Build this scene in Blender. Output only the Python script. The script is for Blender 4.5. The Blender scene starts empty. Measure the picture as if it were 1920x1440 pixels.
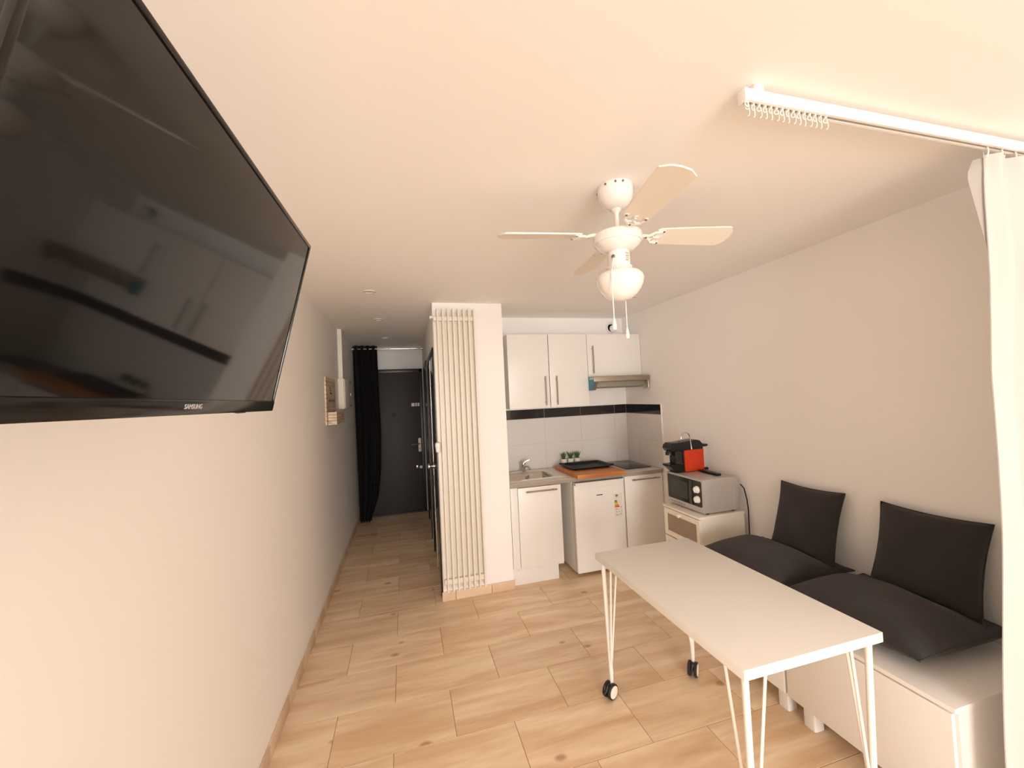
import bpy, bmesh, math, random
from mathutils import Vector, Matrix, noise

# ------------------------------------------------------------------ camera
sc = bpy.context.scene
C = bpy.data.collections.new('apartment'); sc.collection.children.link(C)
F_PX, YAW, PITCH, ROLL = 745.48, math.radians(15.234), math.radians(1.779), math.radians(2.681)
CAM = Vector((0, 0, 1.64))
fwd = Vector((math.sin(YAW)*math.cos(PITCH), math.cos(YAW)*math.cos(PITCH), math.sin(PITCH)))
r0 = Vector((math.cos(YAW), -math.sin(YAW), 0)); u0 = r0.cross(fwd)
rgt = math.cos(ROLL)*r0 - math.sin(ROLL)*u0; upv = math.sin(ROLL)*r0 + math.cos(ROLL)*u0
cd = bpy.data.cameras.new('camera'); cam = bpy.data.objects.new('camera', cd); C.objects.link(cam)
cd.sensor_fit = 'HORIZONTAL'; cd.sensor_width = 36; cd.lens = F_PX*36/1920; cd.clip_start = .02
m = Matrix((rgt, upv, -fwd)).transposed().to_4x4(); m.translation = CAM
cam.matrix_world = m; sc.camera = cam

# ------------------------------------------------------------------ world, daylight, exposure
w = bpy.data.worlds.new('sky'); sc.world = w; w.use_nodes = True
w.node_tree.nodes['Background'].inputs[0].default_value = (1.0, .95, .92, 1)
w.node_tree.nodes['Background'].inputs[1].default_value = 1.2
YW_ = -4.2
def area(name, loc, rot, sx, sy, power, col):
    l = bpy.data.lights.new(name, 'AREA'); l.shape = 'RECTANGLE'; l.size = sx; l.size_y = sy
    l.energy = power; l.color = col
    o = bpy.data.objects.new(name, l); C.objects.link(o); o.location = loc; o.rotation_euler = rot
    return o
# daylight that enters through the glazed balcony door behind the camera
wd = area('window_back_offscreen', (.45, YW_-.11, 1.2), (math.radians(90), 0, 0), 2.1, 2.2, 166, (1.0, .93, .905))
wd.data.spread = math.radians(130)
sc.view_settings.view_transform = 'Standard'; sc.view_settings.look = 'None'
sc.view_settings.exposure = 0.0; sc.view_settings.gamma = 1.0; sc.view_settings.use_curve_mapping = False
sc.cycles.diffuse_bounces = 12; sc.cycles.max_bounces = 16

# ------------------------------------------------------------------ helpers
random.seed(4)
ORG = {}
def sr(r, g, b):
    f = lambda c: (c/255/12.92) if c/255 <= .04045 else ((c/255+.055)/1.055)**2.4
    return (f(r), f(g), f(b))
def mat(name, col, rough=.5, metal=0, bump=0, bscale=200, var=0, vscale=6, coat=0, ior=1.45):
    m = bpy.data.materials.new(name); m.use_nodes = True
    nt = m.node_tree; b = nt.nodes['Principled BSDF']
    b.inputs['Base Color'].default_value = (*col, 1); b.inputs['Roughness'].default_value = rough
    b.inputs['Metallic'].default_value = metal; b.inputs['Coat Weight'].default_value = coat; b.inputs['IOR'].default_value = ior
    tc = nt.nodes.new('ShaderNodeTexCoord')
    if var:
        n = nt.nodes.new('ShaderNodeTexNoise'); n.inputs['Scale'].default_value = vscale; n.inputs['Detail'].default_value = 4
        nt.links.new(tc.outputs['Object'], n.inputs['Vector'])
        mx = nt.nodes.new('ShaderNodeMix'); mx.data_type = 'RGBA'
        mx.inputs[6].default_value = (*[c*(1-var) for c in col], 1); mx.inputs[7].default_value = (*[min(1, c*(1+var)) for c in col], 1)
        nt.links.new(n.outputs['Fac'], mx.inputs[0]); nt.links.new(mx.outputs[2], b.inputs['Base Color'])
    if bump:
        n = nt.nodes.new('ShaderNodeTexNoise'); n.inputs['Scale'].default_value = bscale; n.inputs['Detail'].default_value = 3
        nt.links.new(tc.outputs['Object'], n.inputs['Vector'])
        bp = nt.nodes.new('ShaderNodeBump'); bp.inputs['Strength'].default_value = bump; bp.inputs['Distance'].default_value = .004
        nt.links.new(n.outputs['Fac'], bp.inputs['Height']); nt.links.new(bp.outputs['Normal'], b.inputs['Normal'])
    return m

M = {}
M['wall'] = mat('wall_paint', (.870, .862, .852), .85, bump=.05, bscale=60, var=.012, vscale=3)
M['ceil'] = mat('ceiling_paint', (.885, .878, .870), .9, bump=.03, bscale=60)
M['white'] = mat('white_lacquer', (.80, .79, .77), .32, var=.01)
M['whitemat'] = mat('white_matt', (.80, .785, .76), .55)
M['gloss'] = mat('white_gloss', (.82, .80, .78), .12, coat=.5)
M['tablewhite'] = mat('table_foil', (.82, .805, .77), .4, bump=.02, bscale=300)
M['steelwhite'] = mat('white_powdercoat', (.84, .82, .79), .4)
M['cream'] = mat('radiator_enamel', (.80, .755, .67), .35)
M['dresser'] = mat('cream_foil', (.80, .75, .66), .4)
M['frost'] = mat('frosted_panel', sr(150, 132, 112), .35, var=.04, vscale=20)
M['chrome'] = mat('chrome', (.75, .73, .70), .12, 1)
M['steel'] = mat('brushed_steel', (.52, .48, .44), .32, 1, bump=.03, bscale=300)
M['sinkrim'] = mat('satin_sink_steel', (.74, .70, .65), .38, .45)
M['alu'] = mat('satin_aluminium', (.42, .37, .31), .38, 1)
M['black'] = mat('black_plastic', (.008, .0075, .007), .3)
M['blackmatt'] = mat('black_enamel', (.006, .006, .006), .55, bump=.05)
M['bezel'] = mat('television_bezel', (.008, .0075, .007), .13)
M['screen'] = mat('television_glass', (.0035, .0035, .0033), .055, ior=1.5)
M['screw'] = mat('screw_grey', (.22, .19, .16), .4, .8)
M['doordark'] = mat('charcoal_door', sr(50, 43, 42), .55, var=.06, vscale=4)
M['frameblack'] = mat('black_frame', (.008, .007, .006), .35)
M['glossblack'] = mat('gloss_black_door', (.010, .009, .008), .10, coat=.6)
M['blackcloth'] = mat('black_curtain_cloth', (.0035, .003, .003), .9, bump=.2, bscale=500)
M['blacktile'] = mat('black_glazed_tile', (.012, .011, .013), .12, var=.2, vscale=15, coat=.3)
M['whitetile'] = mat('white_glazed_tile', (.66, .645, .63), .18, var=.01)
M['grout'] = mat('tile_grout', (.62, .57, .51), .9)
M['floorgrout'] = mat('floor_grout', sr(176, 140, 104), .9)
M['counter'] = mat('worktop_laminate', (.70, .655, .60), .35, bump=.03, bscale=500, var=.04, vscale=80)
M['counteredge'] = mat('worktop_edge', (.34, .285, .245), .45)
M['hob'] = mat('hob_glass', (.018, .016, .015), .08)
M['blue'] = mat('blue_protective_film', sr(62, 130, 150), .5)
M['filter'] = mat('hood_filter_metal', (.30, .27, .22), .45, .7, bump=.3, bscale=900)
M['red'] = mat('red_enamel', (.60, .045, .010), .35)
M['silver'] = mat('silver_paint', (.50, .47, .445), .38, .3)
M['mwglass'] = mat('microwave_glass', (.008, .0075, .007), .12)
M['mwmesh'] = mat('microwave_window', (.03, .028, .027), .3)
M['tank'] = mat('smoked_tank', (.55, .48, .42), .1)
M['leaf'] = mat('leaf_green', (.07, .14, .035), .5, var=.35, vscale=40)
M['soil'] = mat('dark_soil', (.012, .010, .008), .9)
M['soap'] = mat('soap_bottle', (.55, .42, .36), .3)
M['soapdark'] = mat('soap_dark_label', (.05, .012, .012), .5)
M['rubber'] = mat('black_rubber', (.02, .018, .017), .5)
M['globe'] = mat('opal_glass', (.86, .83, .80), .08, coat=.6)
M['blade'] = mat('fan_blade', (.82, .77, .69), .45)
M['label'] = mat('sticker_paper', (.74, .70, .65), .5)
M['labelgrey'] = mat('sticker_print', (.22, .20, .20), .6)
M['ink'] = mat('dark_print', (.06, .045, .035), .6)
M['silverink'] = mat('silver_print', (.62, .58, .55), .35, .3)
M['electric'] = mat('beige_plastic', (.80, .765, .67), .45)
M['sheer'] = mat('glass', (.9, .9, .9), .02)
# thin glass for the balcony door
def glass():
    m = bpy.data.materials.new('clear_pane'); m.use_nodes = True; nt = m.node_tree; nt.nodes.clear()
    o = nt.nodes.new('ShaderNodeOutputMaterial'); t = nt.nodes.new('ShaderNodeBsdfTransparent'); g = nt.nodes.new('ShaderNodeBsdfGlossy')
    t.inputs[0].default_value = (.96, .97, .96, 1); g.inputs[1].default_value = .01
    mx = nt.nodes.new('ShaderNodeMixShader'); mx.inputs[0].default_value = .05
    nt.links.new(t.outputs[0], mx.inputs[1]); nt.links.new(g.outputs[0], mx.inputs[2]); nt.links.new(mx.outputs[0], o.inputs[0])
    return m
M['pane'] = glass()
def wood_tile(name, base, dark, per_object=True, sx=1.6, sy=11):
    m = bpy.data.materials.new(name); m.use_nodes = True; nt = m.node_tree; b = nt.nodes['Principled BSDF']; L = nt.links.new
    tc = nt.nodes.new('ShaderNodeTexCoord'); oi = nt.nodes.new('ShaderNodeObjectInfo')
    off = nt.nodes.new('ShaderNodeVectorMath'); off.operation = 'MULTIPLY_ADD'
    comb = nt.nodes.new('ShaderNodeCombineXYZ'); L(oi.outputs['Random'], comb.inputs[0]); L(oi.outputs['Random'], comb.inputs[1])
    L(comb.outputs[0], off.inputs[0]); off.inputs[1].default_value = (37, 61, 0); L(tc.outputs['Object'], off.inputs[2])
    mp = nt.nodes.new('ShaderNodeMapping'); mp.inputs['Scale'].default_value = (sx, sy, 1); L(off.outputs[0], mp.inputs['Vector'])
    def ns(scale, det, rough, dist=0):
        n = nt.nodes.new('ShaderNodeTexNoise'); n.inputs['Scale'].default_value = scale; n.inputs['Detail'].default_value = det
        n.inputs['Roughness'].default_value = rough; n.inputs['Distortion'].default_value = dist; L(mp.outputs[0], n.inputs['Vector']); return n
    def ramp(src, p0, p1, c0, c1):
        r = nt.nodes.new('ShaderNodeValToRGB'); r.color_ramp.elements[0].position = p0; r.color_ramp.elements[1].position = p1
        r.color_ramp.elements[0].color = (*c0, 1); r.color_ramp.elements[1].color = (*c1, 1); L(src, r.inputs[0]); return r
    def mul(a, bb, fac=1.0):
        x = nt.nodes.new('ShaderNodeMix'); x.data_type = 'RGBA'; x.blend_type = 'MULTIPLY'; x.inputs[0].default_value = fac
        L(a, x.inputs[6]); L(bb, x.inputs[7]); return x.outputs[2]
    big = ramp(ns(.9, 3, .55, .4).outputs['Fac'], .36, .66, dark, base)
    fine = ramp(ns(3.2, 6, .7, .8).outputs['Fac'], .3, .62, (.93, .91, .885), (1.02, 1.02, 1.02))
    patch = ramp(ns(.55, 2, .5, 0).outputs['Fac'], .60, .74, (1, 1, 1), (.80, .68, .58))
    # knots: sparse voronoi dots
    mk = nt.nodes.new('ShaderNodeMapping'); mk.inputs['Scale'].default_value = (2.2, 3.6, 1); L(off.outputs[0], mk.inputs['Vector'])
    vo = nt.nodes.new('ShaderNodeTexVoronoi'); vo.inputs['Scale'].default_value = 1.15; vo.voronoi_dimensions = '2D'; L(mk.outputs[0], vo.inputs['Vector'])
    sp = nt.nodes.new('ShaderNodeSeparateColor'); L(vo.outputs['Color'], sp.inputs[0])
    gt = nt.nodes.new('ShaderNodeMath'); gt.operation = 'GREATER_THAN'; gt.inputs[1].default_value = .74; L(sp.outputs[0], gt.inputs[0])
    sz = nt.nodes.new('ShaderNodeMath'); sz.operation = 'MULTIPLY_ADD'; L(sp.outputs[1], sz.inputs[0]); sz.inputs[1].default_value = -.05; L(vo.outputs['Distance'], sz.inputs[2])
    inv = nt.nodes.new('ShaderNodeMath'); inv.operation = 'SUBTRACT'; inv.inputs[0].default_value = 1; L(gt.outputs[0], inv.inputs[1])
    ad = nt.nodes.new('ShaderNodeMath'); ad.operation = 'ADD'; L(sz.outputs[0], ad.inputs[0]); L(inv.outputs[0], ad.inputs[1])
    kn = ramp(ad.outputs[0], .0, .06, (.52, .36, .27), (1, 1, 1))
    col = mul(mul(mul(big.outputs[0], fine.outputs[0], 1), patch.outputs[0]), kn.outputs[0], .8)
    tint = ramp(oi.outputs['Random'], 0, 1, (.95, .94, .93), (1.04, 1.03, 1.02))
    col = mul(col, tint.outputs[0])
    L(col, b.inputs['Base Color']); b.inputs['Roughness'].default_value = .42
    bp = nt.nodes.new('ShaderNodeBump'); bp.inputs['Strength'].default_value = .08; bp.inputs['Distance'].default_value = .003
    L(fine.outputs[0], bp.inputs['Height']); L(bp.outputs[0], b.inputs['Normal'])
    return m
M['tile'] = wood_tile('wood_look_tile', sr(244, 224, 196), sr(220, 190, 154))
M['skirt'] = wood_tile('skirting_tile', sr(226, 206, 182), sr(206, 180, 152), sx=1.5, sy=1.5)
M['board'] = wood_tile('bamboo_board', sr(205, 140, 80), sr(170, 104, 52), sx=2, sy=40)
M['planks'] = wood_tile('whitewashed_plank', sr(228, 212, 192), sr(198, 174, 148), sx=8, sy=3)
def fabric(name, col, sc_=420):
    m = mat(name, col, .95); nt = m.node_tree; b = nt.nodes['Principled BSDF']
    tc = nt.nodes['Texture Coordinate']; L = nt.links.new
    b.inputs['Sheen Weight'].default_value = .12; b.inputs['Sheen Roughness'].default_value = .6
    wv = nt.nodes.new('ShaderNodeTexVoronoi'); wv.inputs['Scale'].default_value = sc_; L(tc.outputs['Object'], wv.inputs['Vector'])
    n = nt.nodes.new('ShaderNodeTexNoise'); n.inputs['Scale'].default_value = 18; n.inputs['Detail'].default_value = 5; L(tc.outputs['Object'], n.inputs['Vector'])
    r = nt.nodes.new('ShaderNodeValToRGB'); r.color_ramp.elements[0].color = (*[c*.75 for c in col], 1); r.color_ramp.elements[1].color = (*[c*1.25 for c in col], 1)
    L(n.outputs['Fac'], r.inputs[0]); L(r.outputs[0], b.inputs['Base Color'])
    bp = nt.nodes.new('ShaderNodeBump'); bp.inputs['Strength'].default_value = .5; bp.inputs['Distance'].default_value = .003
    L(wv.outputs['Distance'], bp.inputs['Height']); L(bp.outputs[0], b.inputs['Normal'])
    return m
M['cushion'] = fabric('charcoal_fabric', (.0215, .0175, .0175))
def cloth():
    m = mat('white_voile', (.76, .75, .735), .85, bump=.08, bscale=25)
    nt = m.node_tree; b = nt.nodes['Principled BSDF']; o = nt.nodes['Material Output']
    t = nt.nodes.new('ShaderNodeBsdfTranslucent'); t.inputs[0].default_value = (.72, .70, .68, 1)
    mx = nt.nodes.new('ShaderNodeMixShader'); mx.inputs[0].default_value = .3
    nt.links.new(b.outputs[0], mx.inputs[1]); nt.links.new(t.outputs[0], mx.inputs[2]); nt.links.new(mx.outputs[0], o.inputs[0])
    return m
M['voile'] = cloth()

def B(): return bmesh.new()
def box(bm, x0, x1, y0, y1, z0, z1, b=0, seg=2):
    r = bmesh.ops.create_cube(bm, size=1)['verts']
    bmesh.ops.scale(bm, vec=(abs(x1-x0), abs(y1-y0), abs(z1-z0)), verts=r)
    bmesh.ops.translate(bm, vec=((x0+x1)/2, (y0+y1)/2, (z0+z1)/2), verts=r)
    if b:
        es = list({e for v in r for e in v.link_edges})
        bmesh.ops.bevel(bm, geom=es, offset=b, segments=seg, profile=.6, affect='EDGES')
    return bm
def lathe(bm, prof, org=(0, 0, 0), seg=32, mtx=None, caps=True):
    rings = []
    O = Vector(org)
    for r, z in prof:
        if r < 1e-6: rings.append([bm.verts.new((0, 0, z))])
        else: rings.append([bm.verts.new((r*math.cos(2*math.pi*i/seg), r*math.sin(2*math.pi*i/seg), z)) for i in range(seg)])
    for a, b in zip(rings, rings[1:]):
        for i in range(seg):
            j = (i+1) % seg
            if len(a) == 1 and len(b) > 1: bm.faces.new((a[0], b[j], b[i]))
            elif len(b) == 1 and len(a) > 1: bm.faces.new((a[i], a[j], b[0]))
            elif len(a) > 1: bm.faces.new((a[i], a[j], b[j], b[i]))
    vs = [v for r in rings for v in r]
    if caps and len(rings[0]) > 1: bm.faces.new(list(reversed(rings[0])))
    if caps and len(rings[-1]) > 1: bm.faces.new(rings[-1])
    if mtx: bmesh.ops.transform(bm, matrix=mtx, verts=vs)
    bmesh.ops.translate(bm, vec=O, verts=vs)
    return bm
def cyl(bm, p0, p1, r, seg=16, r2=None):
    p0, p1 = Vector(p0), Vector(p1); d = p1-p0
    q = Vector((0, 0, 1)).rotation_difference(d.normalized()).to_matrix().to_4x4()
    return lathe(bm, [(r, 0), (r if r2 is None else r2, d.length)], p0, seg, q)
def tube(bm, pts, r, seg=8, closed=False):
    pts = [Vector(p) for p in pts]; n = len(pts); rings = []
    t = (pts[1]-pts[0]).normalized(); nrm = t.orthogonal().normalized()
    for i, p in enumerate(pts):
        tt = (pts[min(i+1, n-1)]-pts[max(i-1, 0)]).normalized()
        q = t.rotation_difference(tt); nrm = (q @ nrm).normalized(); t = tt
        bn = t.cross(nrm); rr = r[i] if isinstance(r, (list, tuple)) else r
        rings.append([bm.verts.new(p + rr*(math.cos(2*math.pi*k/seg)*nrm + math.sin(2*math.pi*k/seg)*bn)) for k in range(seg)])
    for a, b in zip(rings, rings[1:]):
        for i in range(seg): bm.faces.new((a[i], a[(i+1) % seg], b[(i+1) % seg], b[i]))
    bm.faces.new(list(reversed(rings[0]))); bm.faces.new(rings[-1])
    return bm
def prism(bm, poly, axis, a, b):
    """poly: 2D points; extruded along axis from a to b. axis 0:(y,z) 1:(x,z) 2:(x,y)"""
    def P(p, t):
        return (t, p[0], p[1]) if axis == 0 else (p[0], t, p[1]) if axis == 1 else (p[0], p[1], t)
    A = [bm.verts.new(P(p, a)) for p in poly]; Bv = [bm.verts.new(P(p, b)) for p in poly]
    bm.faces.new(A); bm.faces.new(list(reversed(Bv)))
    for i in range(len(poly)):
        j = (i+1) % len(poly); bm.faces.new((A[i], Bv[i], Bv[j], A[j]))
    bmesh.ops.recalc_face_normals(bm, faces=bm.faces[:])
    return bm
def rrect(x0, x1, y0, y1, r, n=6):
    out = []
    for cx, cy, a in ((x1-r, y1-r, 0), (x0+r, y1-r, 90), (x0+r, y0+r, 180), (x1-r, y0+r, 270)):
        for k in range(n+1):
            t = math.radians(a+90*k/n); out.append((cx+r*math.cos(t), cy+r*math.sin(t)))
    return out
def xf(bm, mtx): bmesh.ops.transform(bm, matrix=mtx, verts=bm.verts[:]); return bm
def mesh_from(bm, name, m, smooth=35):
    bmesh.ops.recalc_face_normals(bm, faces=bm.faces[:])
    me = bpy.data.meshes.new(name); bm.to_mesh(me); bm.free()
    me.materials.append(M[m] if isinstance(m, str) else m)
    if smooth:
        me.shade_smooth(); me.set_sharp_from_angle(angle=math.radians(smooth))
    return me
def part(name, bm, m, parent, label=None, smooth=35):
    o0 = ORG[parent.name]
    bmesh.ops.translate(bm, vec=-o0, verts=bm.verts[:])
    o = bpy.data.objects.new(name, mesh_from(bm, name, m, smooth)); C.objects.link(o); o.parent = parent; ORG[o.name] = o0
    if label: o['label'] = label
    return o
def tag(o, label, cat, group=None, kind=None):
    o['label'] = label; o['category'] = cat
    if group: o['group'] = group
    if kind: o['kind'] = kind
    return o
def thing(name, loc, label, cat, group=None):
    o = bpy.data.objects.new(name, None); C.objects.link(o); o.location = loc; o.empty_display_size = .05
    ORG[o.name] = Vector(loc); return tag(o, label, cat, group)
def solo(name, bm, m, loc, label, cat, group=None, smooth=35):
    bmesh.ops.translate(bm, vec=-Vector(loc), verts=bm.verts[:])
    o = bpy.data.objects.new(name, mesh_from(bm, name, m, smooth)); C.objects.link(o); o.location = loc; ORG[o.name] = Vector(loc)
    return tag(o, label, cat, group)
def struct(name, bm, m, label=None, smooth=35):
    o = bpy.data.objects.new(name, mesh_from(bm, name, m, smooth)); C.objects.link(o); o['kind'] = 'structure'; ORG[o.name] = Vector((0, 0, 0))
    if label: o['label'] = label
    return o
def piece(name, me, parent, loc, rot=None):
    o = bpy.data.objects.new(name, me); C.objects.link(o); o.parent = parent; o.location = Vector(loc)-ORG[parent.name]
    if rot: o.rotation_euler = rot
    ORG[o.name] = ORG[parent.name]
    return o
def dup(root, dloc, label=None):
    r = root.copy(); C.objects.link(r); r.location = root.location+Vector(dloc); ORG[r.name] = ORG[root.name]+Vector(dloc)
    if label: r['label'] = label
    for ch in list(root.children):
        c = ch.copy(); C.objects.link(c); c.parent = r
        for g in ch.children:
            d = g.copy(); C.objects.link(d); d.parent = c
    return r
def text_bm(body, size, ext=.0006):
    cu = bpy.data.curves.new('t', 'FONT'); cu.body = body; cu.size = size; cu.extrude = ext; cu.align_x = 'CENTER'; cu.align_y = 'CENTER'; cu.resolution_u = 3
    o = bpy.data.objects.new('t', cu); C.objects.link(o)
    dg = bpy.context.evaluated_depsgraph_get(); me = bpy.data.meshes.new_from_object(o.evaluated_get(dg))
    bm = B(); bm.from_mesh(me); bpy.data.objects.remove(o); bpy.data.curves.remove(cu); bpy.data.meshes.remove(me)
    return bm

# ------------------------------------------------------------------ room shell
XL, XR, ZC = -.67, 2.37, 2.45
YW, YB, YP, YE = YW_, 3.93, 3.34, 6.15          # window wall, kitchen wall, pillar face, hall end
PX0, PX1, HX1 = .25, .845, .285                  # pillar sides; hall wall x at its far end
floor = struct('floor', box(B(), XL-.1, XR+.1, YW-.1, YE+.1, -.12, -.0025), 'floorgrout')
TY0, TDY, TLX = 2.009, .3247, .5847
regions = [(XL, XR, YW, YP), (XL, PX0+.03, YP, YE), (PX1, XR, YP, YB)]
tile_cache = {}
GAP = .0015
for r in range(-20, 14):
    ya, yb_ = TY0+TDY*r, TY0+TDY*(r+1)
    x0 = -.398 if r % 2 == 0 else -.108
    for k in range(-2, 6):
        xa, xb = x0+TLX*k, x0+TLX*(k+1)
        for (rx0, rx1, ry0, ry1) in regions:
            a, b, c, d = max(xa, rx0), min(xb, rx1), max(ya, ry0), min(yb_, ry1)
            if b-a < .012 or d-c < .012: continue
            key = (round(b-a, 3), round(d-c, 3))
            if key not in tile_cache:
                hw, hd = (b-a)/2-GAP, (d-c)/2-GAP
                tile_cache[key] = mesh_from(box(B(), -hw, hw, -hd, hd, -.010, 0, .0008, 1), 'tile', 'tile', 0)
            piece('tile', tile_cache[key], floor, ((a+b)/2, (c+d)/2, 0))
struct('ceiling', box(B(), XL-.1, XR+.1, YW-.1, YE+.1, ZC, ZC+.1), 'ceil')
struct('wall_left', box(B(), XL-.1, XL, YW-.1, YE+.1, 0, ZC), 'wall')
wall_right = struct('wall_right', box(B(), XR, XR+.1, YW-.1, YB+.1, 0, ZC), 'wall')
bm = B(); vx, vz, vh = 2.235, 2.345, .040
box(bm, PX1, vx-vh, YB, YB+.1, 0, ZC); box(bm, vx+vh, XR, YB, YB+.1, 0, ZC); box(bm, vx-vh, vx+vh, YB, YB+.1, 0, vz-vh); box(bm, vx-vh, vx+vh, YB, YB+.1, vz+vh, ZC)
wall_k = struct('wall_kitchen', bm, 'wall', smooth=0)
struct('wall_hall_end', box(B(), XL, HX1+.05, YE, YE+.1, 0, ZC), 'wall')
struct('wall_pillar', prism(B(), [(PX0, YP), (PX1, YP), (PX1, YB+.1), (HX1+.3, YE), (HX1, YE)], 2, 0, ZC), 'wall', smooth=0)
# wall with the balcony door behind the camera
WX0, WX1, WZ0, WZ1 = -.60, 1.50, .05, 2.30
bm = B()
box(bm, XL, WX0, YW-.1, YW, 0, ZC); box(bm, WX1, XR, YW-.1, YW, 0, ZC); box(bm, WX0, WX1, YW-.1, YW, WZ1, ZC); box(bm, WX0, WX1, YW-.1, YW, 0, WZ0)
struct('wall_window', bm, 'wall')
bm = B()
for a, b in ((WX0, WX0+.06), ((WX0+WX1)/2-.05, (WX0+WX1)/2+.05), (WX1-.06, WX1)): box(bm, a, b, YW-.08, YW-.02, WZ0, WZ1, .004)
box(bm, WX0, WX1, YW-.08, YW-.02, WZ0, WZ0+.07, .004); box(bm, WX0, WX1, YW-.08, YW-.02, WZ1-.07, WZ1, .004)
win = struct('window_1', bm, 'whitemat')
for a, b in ((WX0+.06, (WX0+WX1)/2-.05), ((WX0+WX1)/2+.05, WX1-.06)):
    part('pane', box(B(), a, b, YW-.052, YW-.048, WZ0+.07, WZ1-.07), 'pane', win, smooth=0)

# skirting: separate tiles
def skirting(name, p0, p1, nrm, h=.075, t=.009, L=.3247, start=0):
    st = struct(name, box(B(), min(p0[0], p1[0])-.0, max(p0[0], p1[0])+.0005, min(p0[1], p1[1]), max(p0[1], p1[1])+.0005, .001, h-.006), 'grout')
    d = Vector((p1[0]-p0[0], p1[1]-p0[1], 0)); ln = d.length; d.normalize(); n = Vector((*nrm, 0)); s = start
    cache = {}
    while s < ln-.01:
        e = min(ln, s+L if s >= 0 else s+L); a = max(s, 0)
        if e-a > .01:
            key = round(e-a, 3)
            if key not in cache:
                hl = (e-a)/2-.0012
                bm = B()
                if abs(d.x) > .5: box(bm, -hl, hl, -t/2, t/2, 0, h, .002, 2)
                else: box(bm, -t/2, t/2, -hl, hl, 0, h, .002, 2)
                cache[key] = mesh_from(bm, 'tile', 'skirt')
            c = Vector((p0[0], p0[1], 0)) + d*((a+e)/2) + n*(t/2+.0006)
            piece('tile', cache[key], st, (c.x, c.y, .0005))
        s += L
    return st
skirting('baseboard_left', (XL, YW), (XL, YE), (1, 0), start=-.15)
skirting('baseboard_pillar', (PX0-.01, YP), (PX1+.009, YP), (0, -1), L=.30, start=-.19)
skirting('baseboard_right', (XR, YW), (XR, YP-.02), (-1, 0), start=-.1)

# ------------------------------------------------------------------ kitchen splashback tiles
def wtile(name, parent, m, p0, p1, z0, z1, side):
    bm = B(); g = .0011; t = .008
    if side == 'y': box(bm, p0+g, p1-g, YB-t, YB+.001, z0+g, z1-g, .0012, 1)
    else: box(bm, XR-t, XR+.001, p0+g, p1-g, z0+g, z1-g, .0012, 1)
    return part(name, bm, m, parent, smooth=0)
ZK = .88
bx = [PX1+.002, .99, 1.40, 1.81, 2.215, XR-.009]
by = [YP-.03, 3.708, YB-.001]
for z0, z1, m_ in ((ZK+.001, 1.14, 'whitetile'), (1.14, 1.40, 'whitetile'), (1.40, 1.497, 'blacktile')):
    for a, b in zip(bx, bx[1:]): wtile('tile', wall_k, m_, a, b, z0, z1, 'y')
    for a, b in zip(by, by[1:]): wtile('tile', wall_right, m_, a, b, z0, z1, 'x')
part('grout', box(B(), PX1, XR-.004, YB-.005, YB, ZK, 1.497), 'grout', wall_k, smooth=0)
part('grout', box(B(), XR-.005, XR, YP-.03, YB, ZK, 1.497), 'grout', wall_right, smooth=0)
tr = struct('trim_1', box(B(), XR-.010, XR, YP-.038, YP-.030, ZK-.0, 1.499, .0015), 'gloss')
tr['label'] = 'slim white edge trim ending the kitchen wall tiles'

# ------------------------------------------------------------------ entrance door (hall end)
YD = YE-.012
dr = struct('door_1', box(B(), -.58, .225, YD-.030, YD, .012, 2.07, .003), 'doordark')
dr['label'] = 'charcoal entrance door at the end of the hall'
bm = B(); box(bm, -.64, -.58, YD-.045, YE-.0005, 0, 2.12, .003); box(bm, .225, .270, YD-.045, YE-.0005, 0, 2.12, .003); box(bm, -.64, .270, YD-.045, YE-.0005, 2.07, 2.12, .003)
part('frame', bm, 'frameblack', dr)
part('threshold', box(B(), -.58, .225, YD-.05, YD-.028, .0, .02), 'frameblack', dr)
yf = YD-.030
for x, w_ in ((.122, .048), (.168, .024), (.203, .026)):
    part('lock_plate', box(B(), x-w_/2, x+w_/2, yf-.008, yf, 1.56, 1.61, .003), 'steelwhite', dr)
hp = part('handle_plate', box(B(), .178, .218, yf-.007, yf, .885, 1.085, .006), 'steelwhite', dr)
bm = B(); tube(bm, [(.198, yf-.005, 1.005), (.198, yf-.05, 1.005), (.18, yf-.06, 1.004), (.075, yf-.062, .998)], [.009, .009, .009, .007], 8)
part('lever', bm, 'steel', hp)
part('keyhole', box(B(), .194, .202, yf-.0085, yf-.006, .915, .94), 'black', hp)
bm = B(); cyl(bm, (.205, yf, .66), (.205, yf-.025, .66), .022); part('cylinder_lock', bm, 'steelwhite', dr)
part('cylinder_lock', box(B(), .135, .165, yf-.012, yf, .645, .685, .004), 'steel', dr)
part('viewer', box(B(), -.18, -.135, yf-.006, yf, 1.42, 1.475, .003), 'blackmatt', dr)

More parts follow.
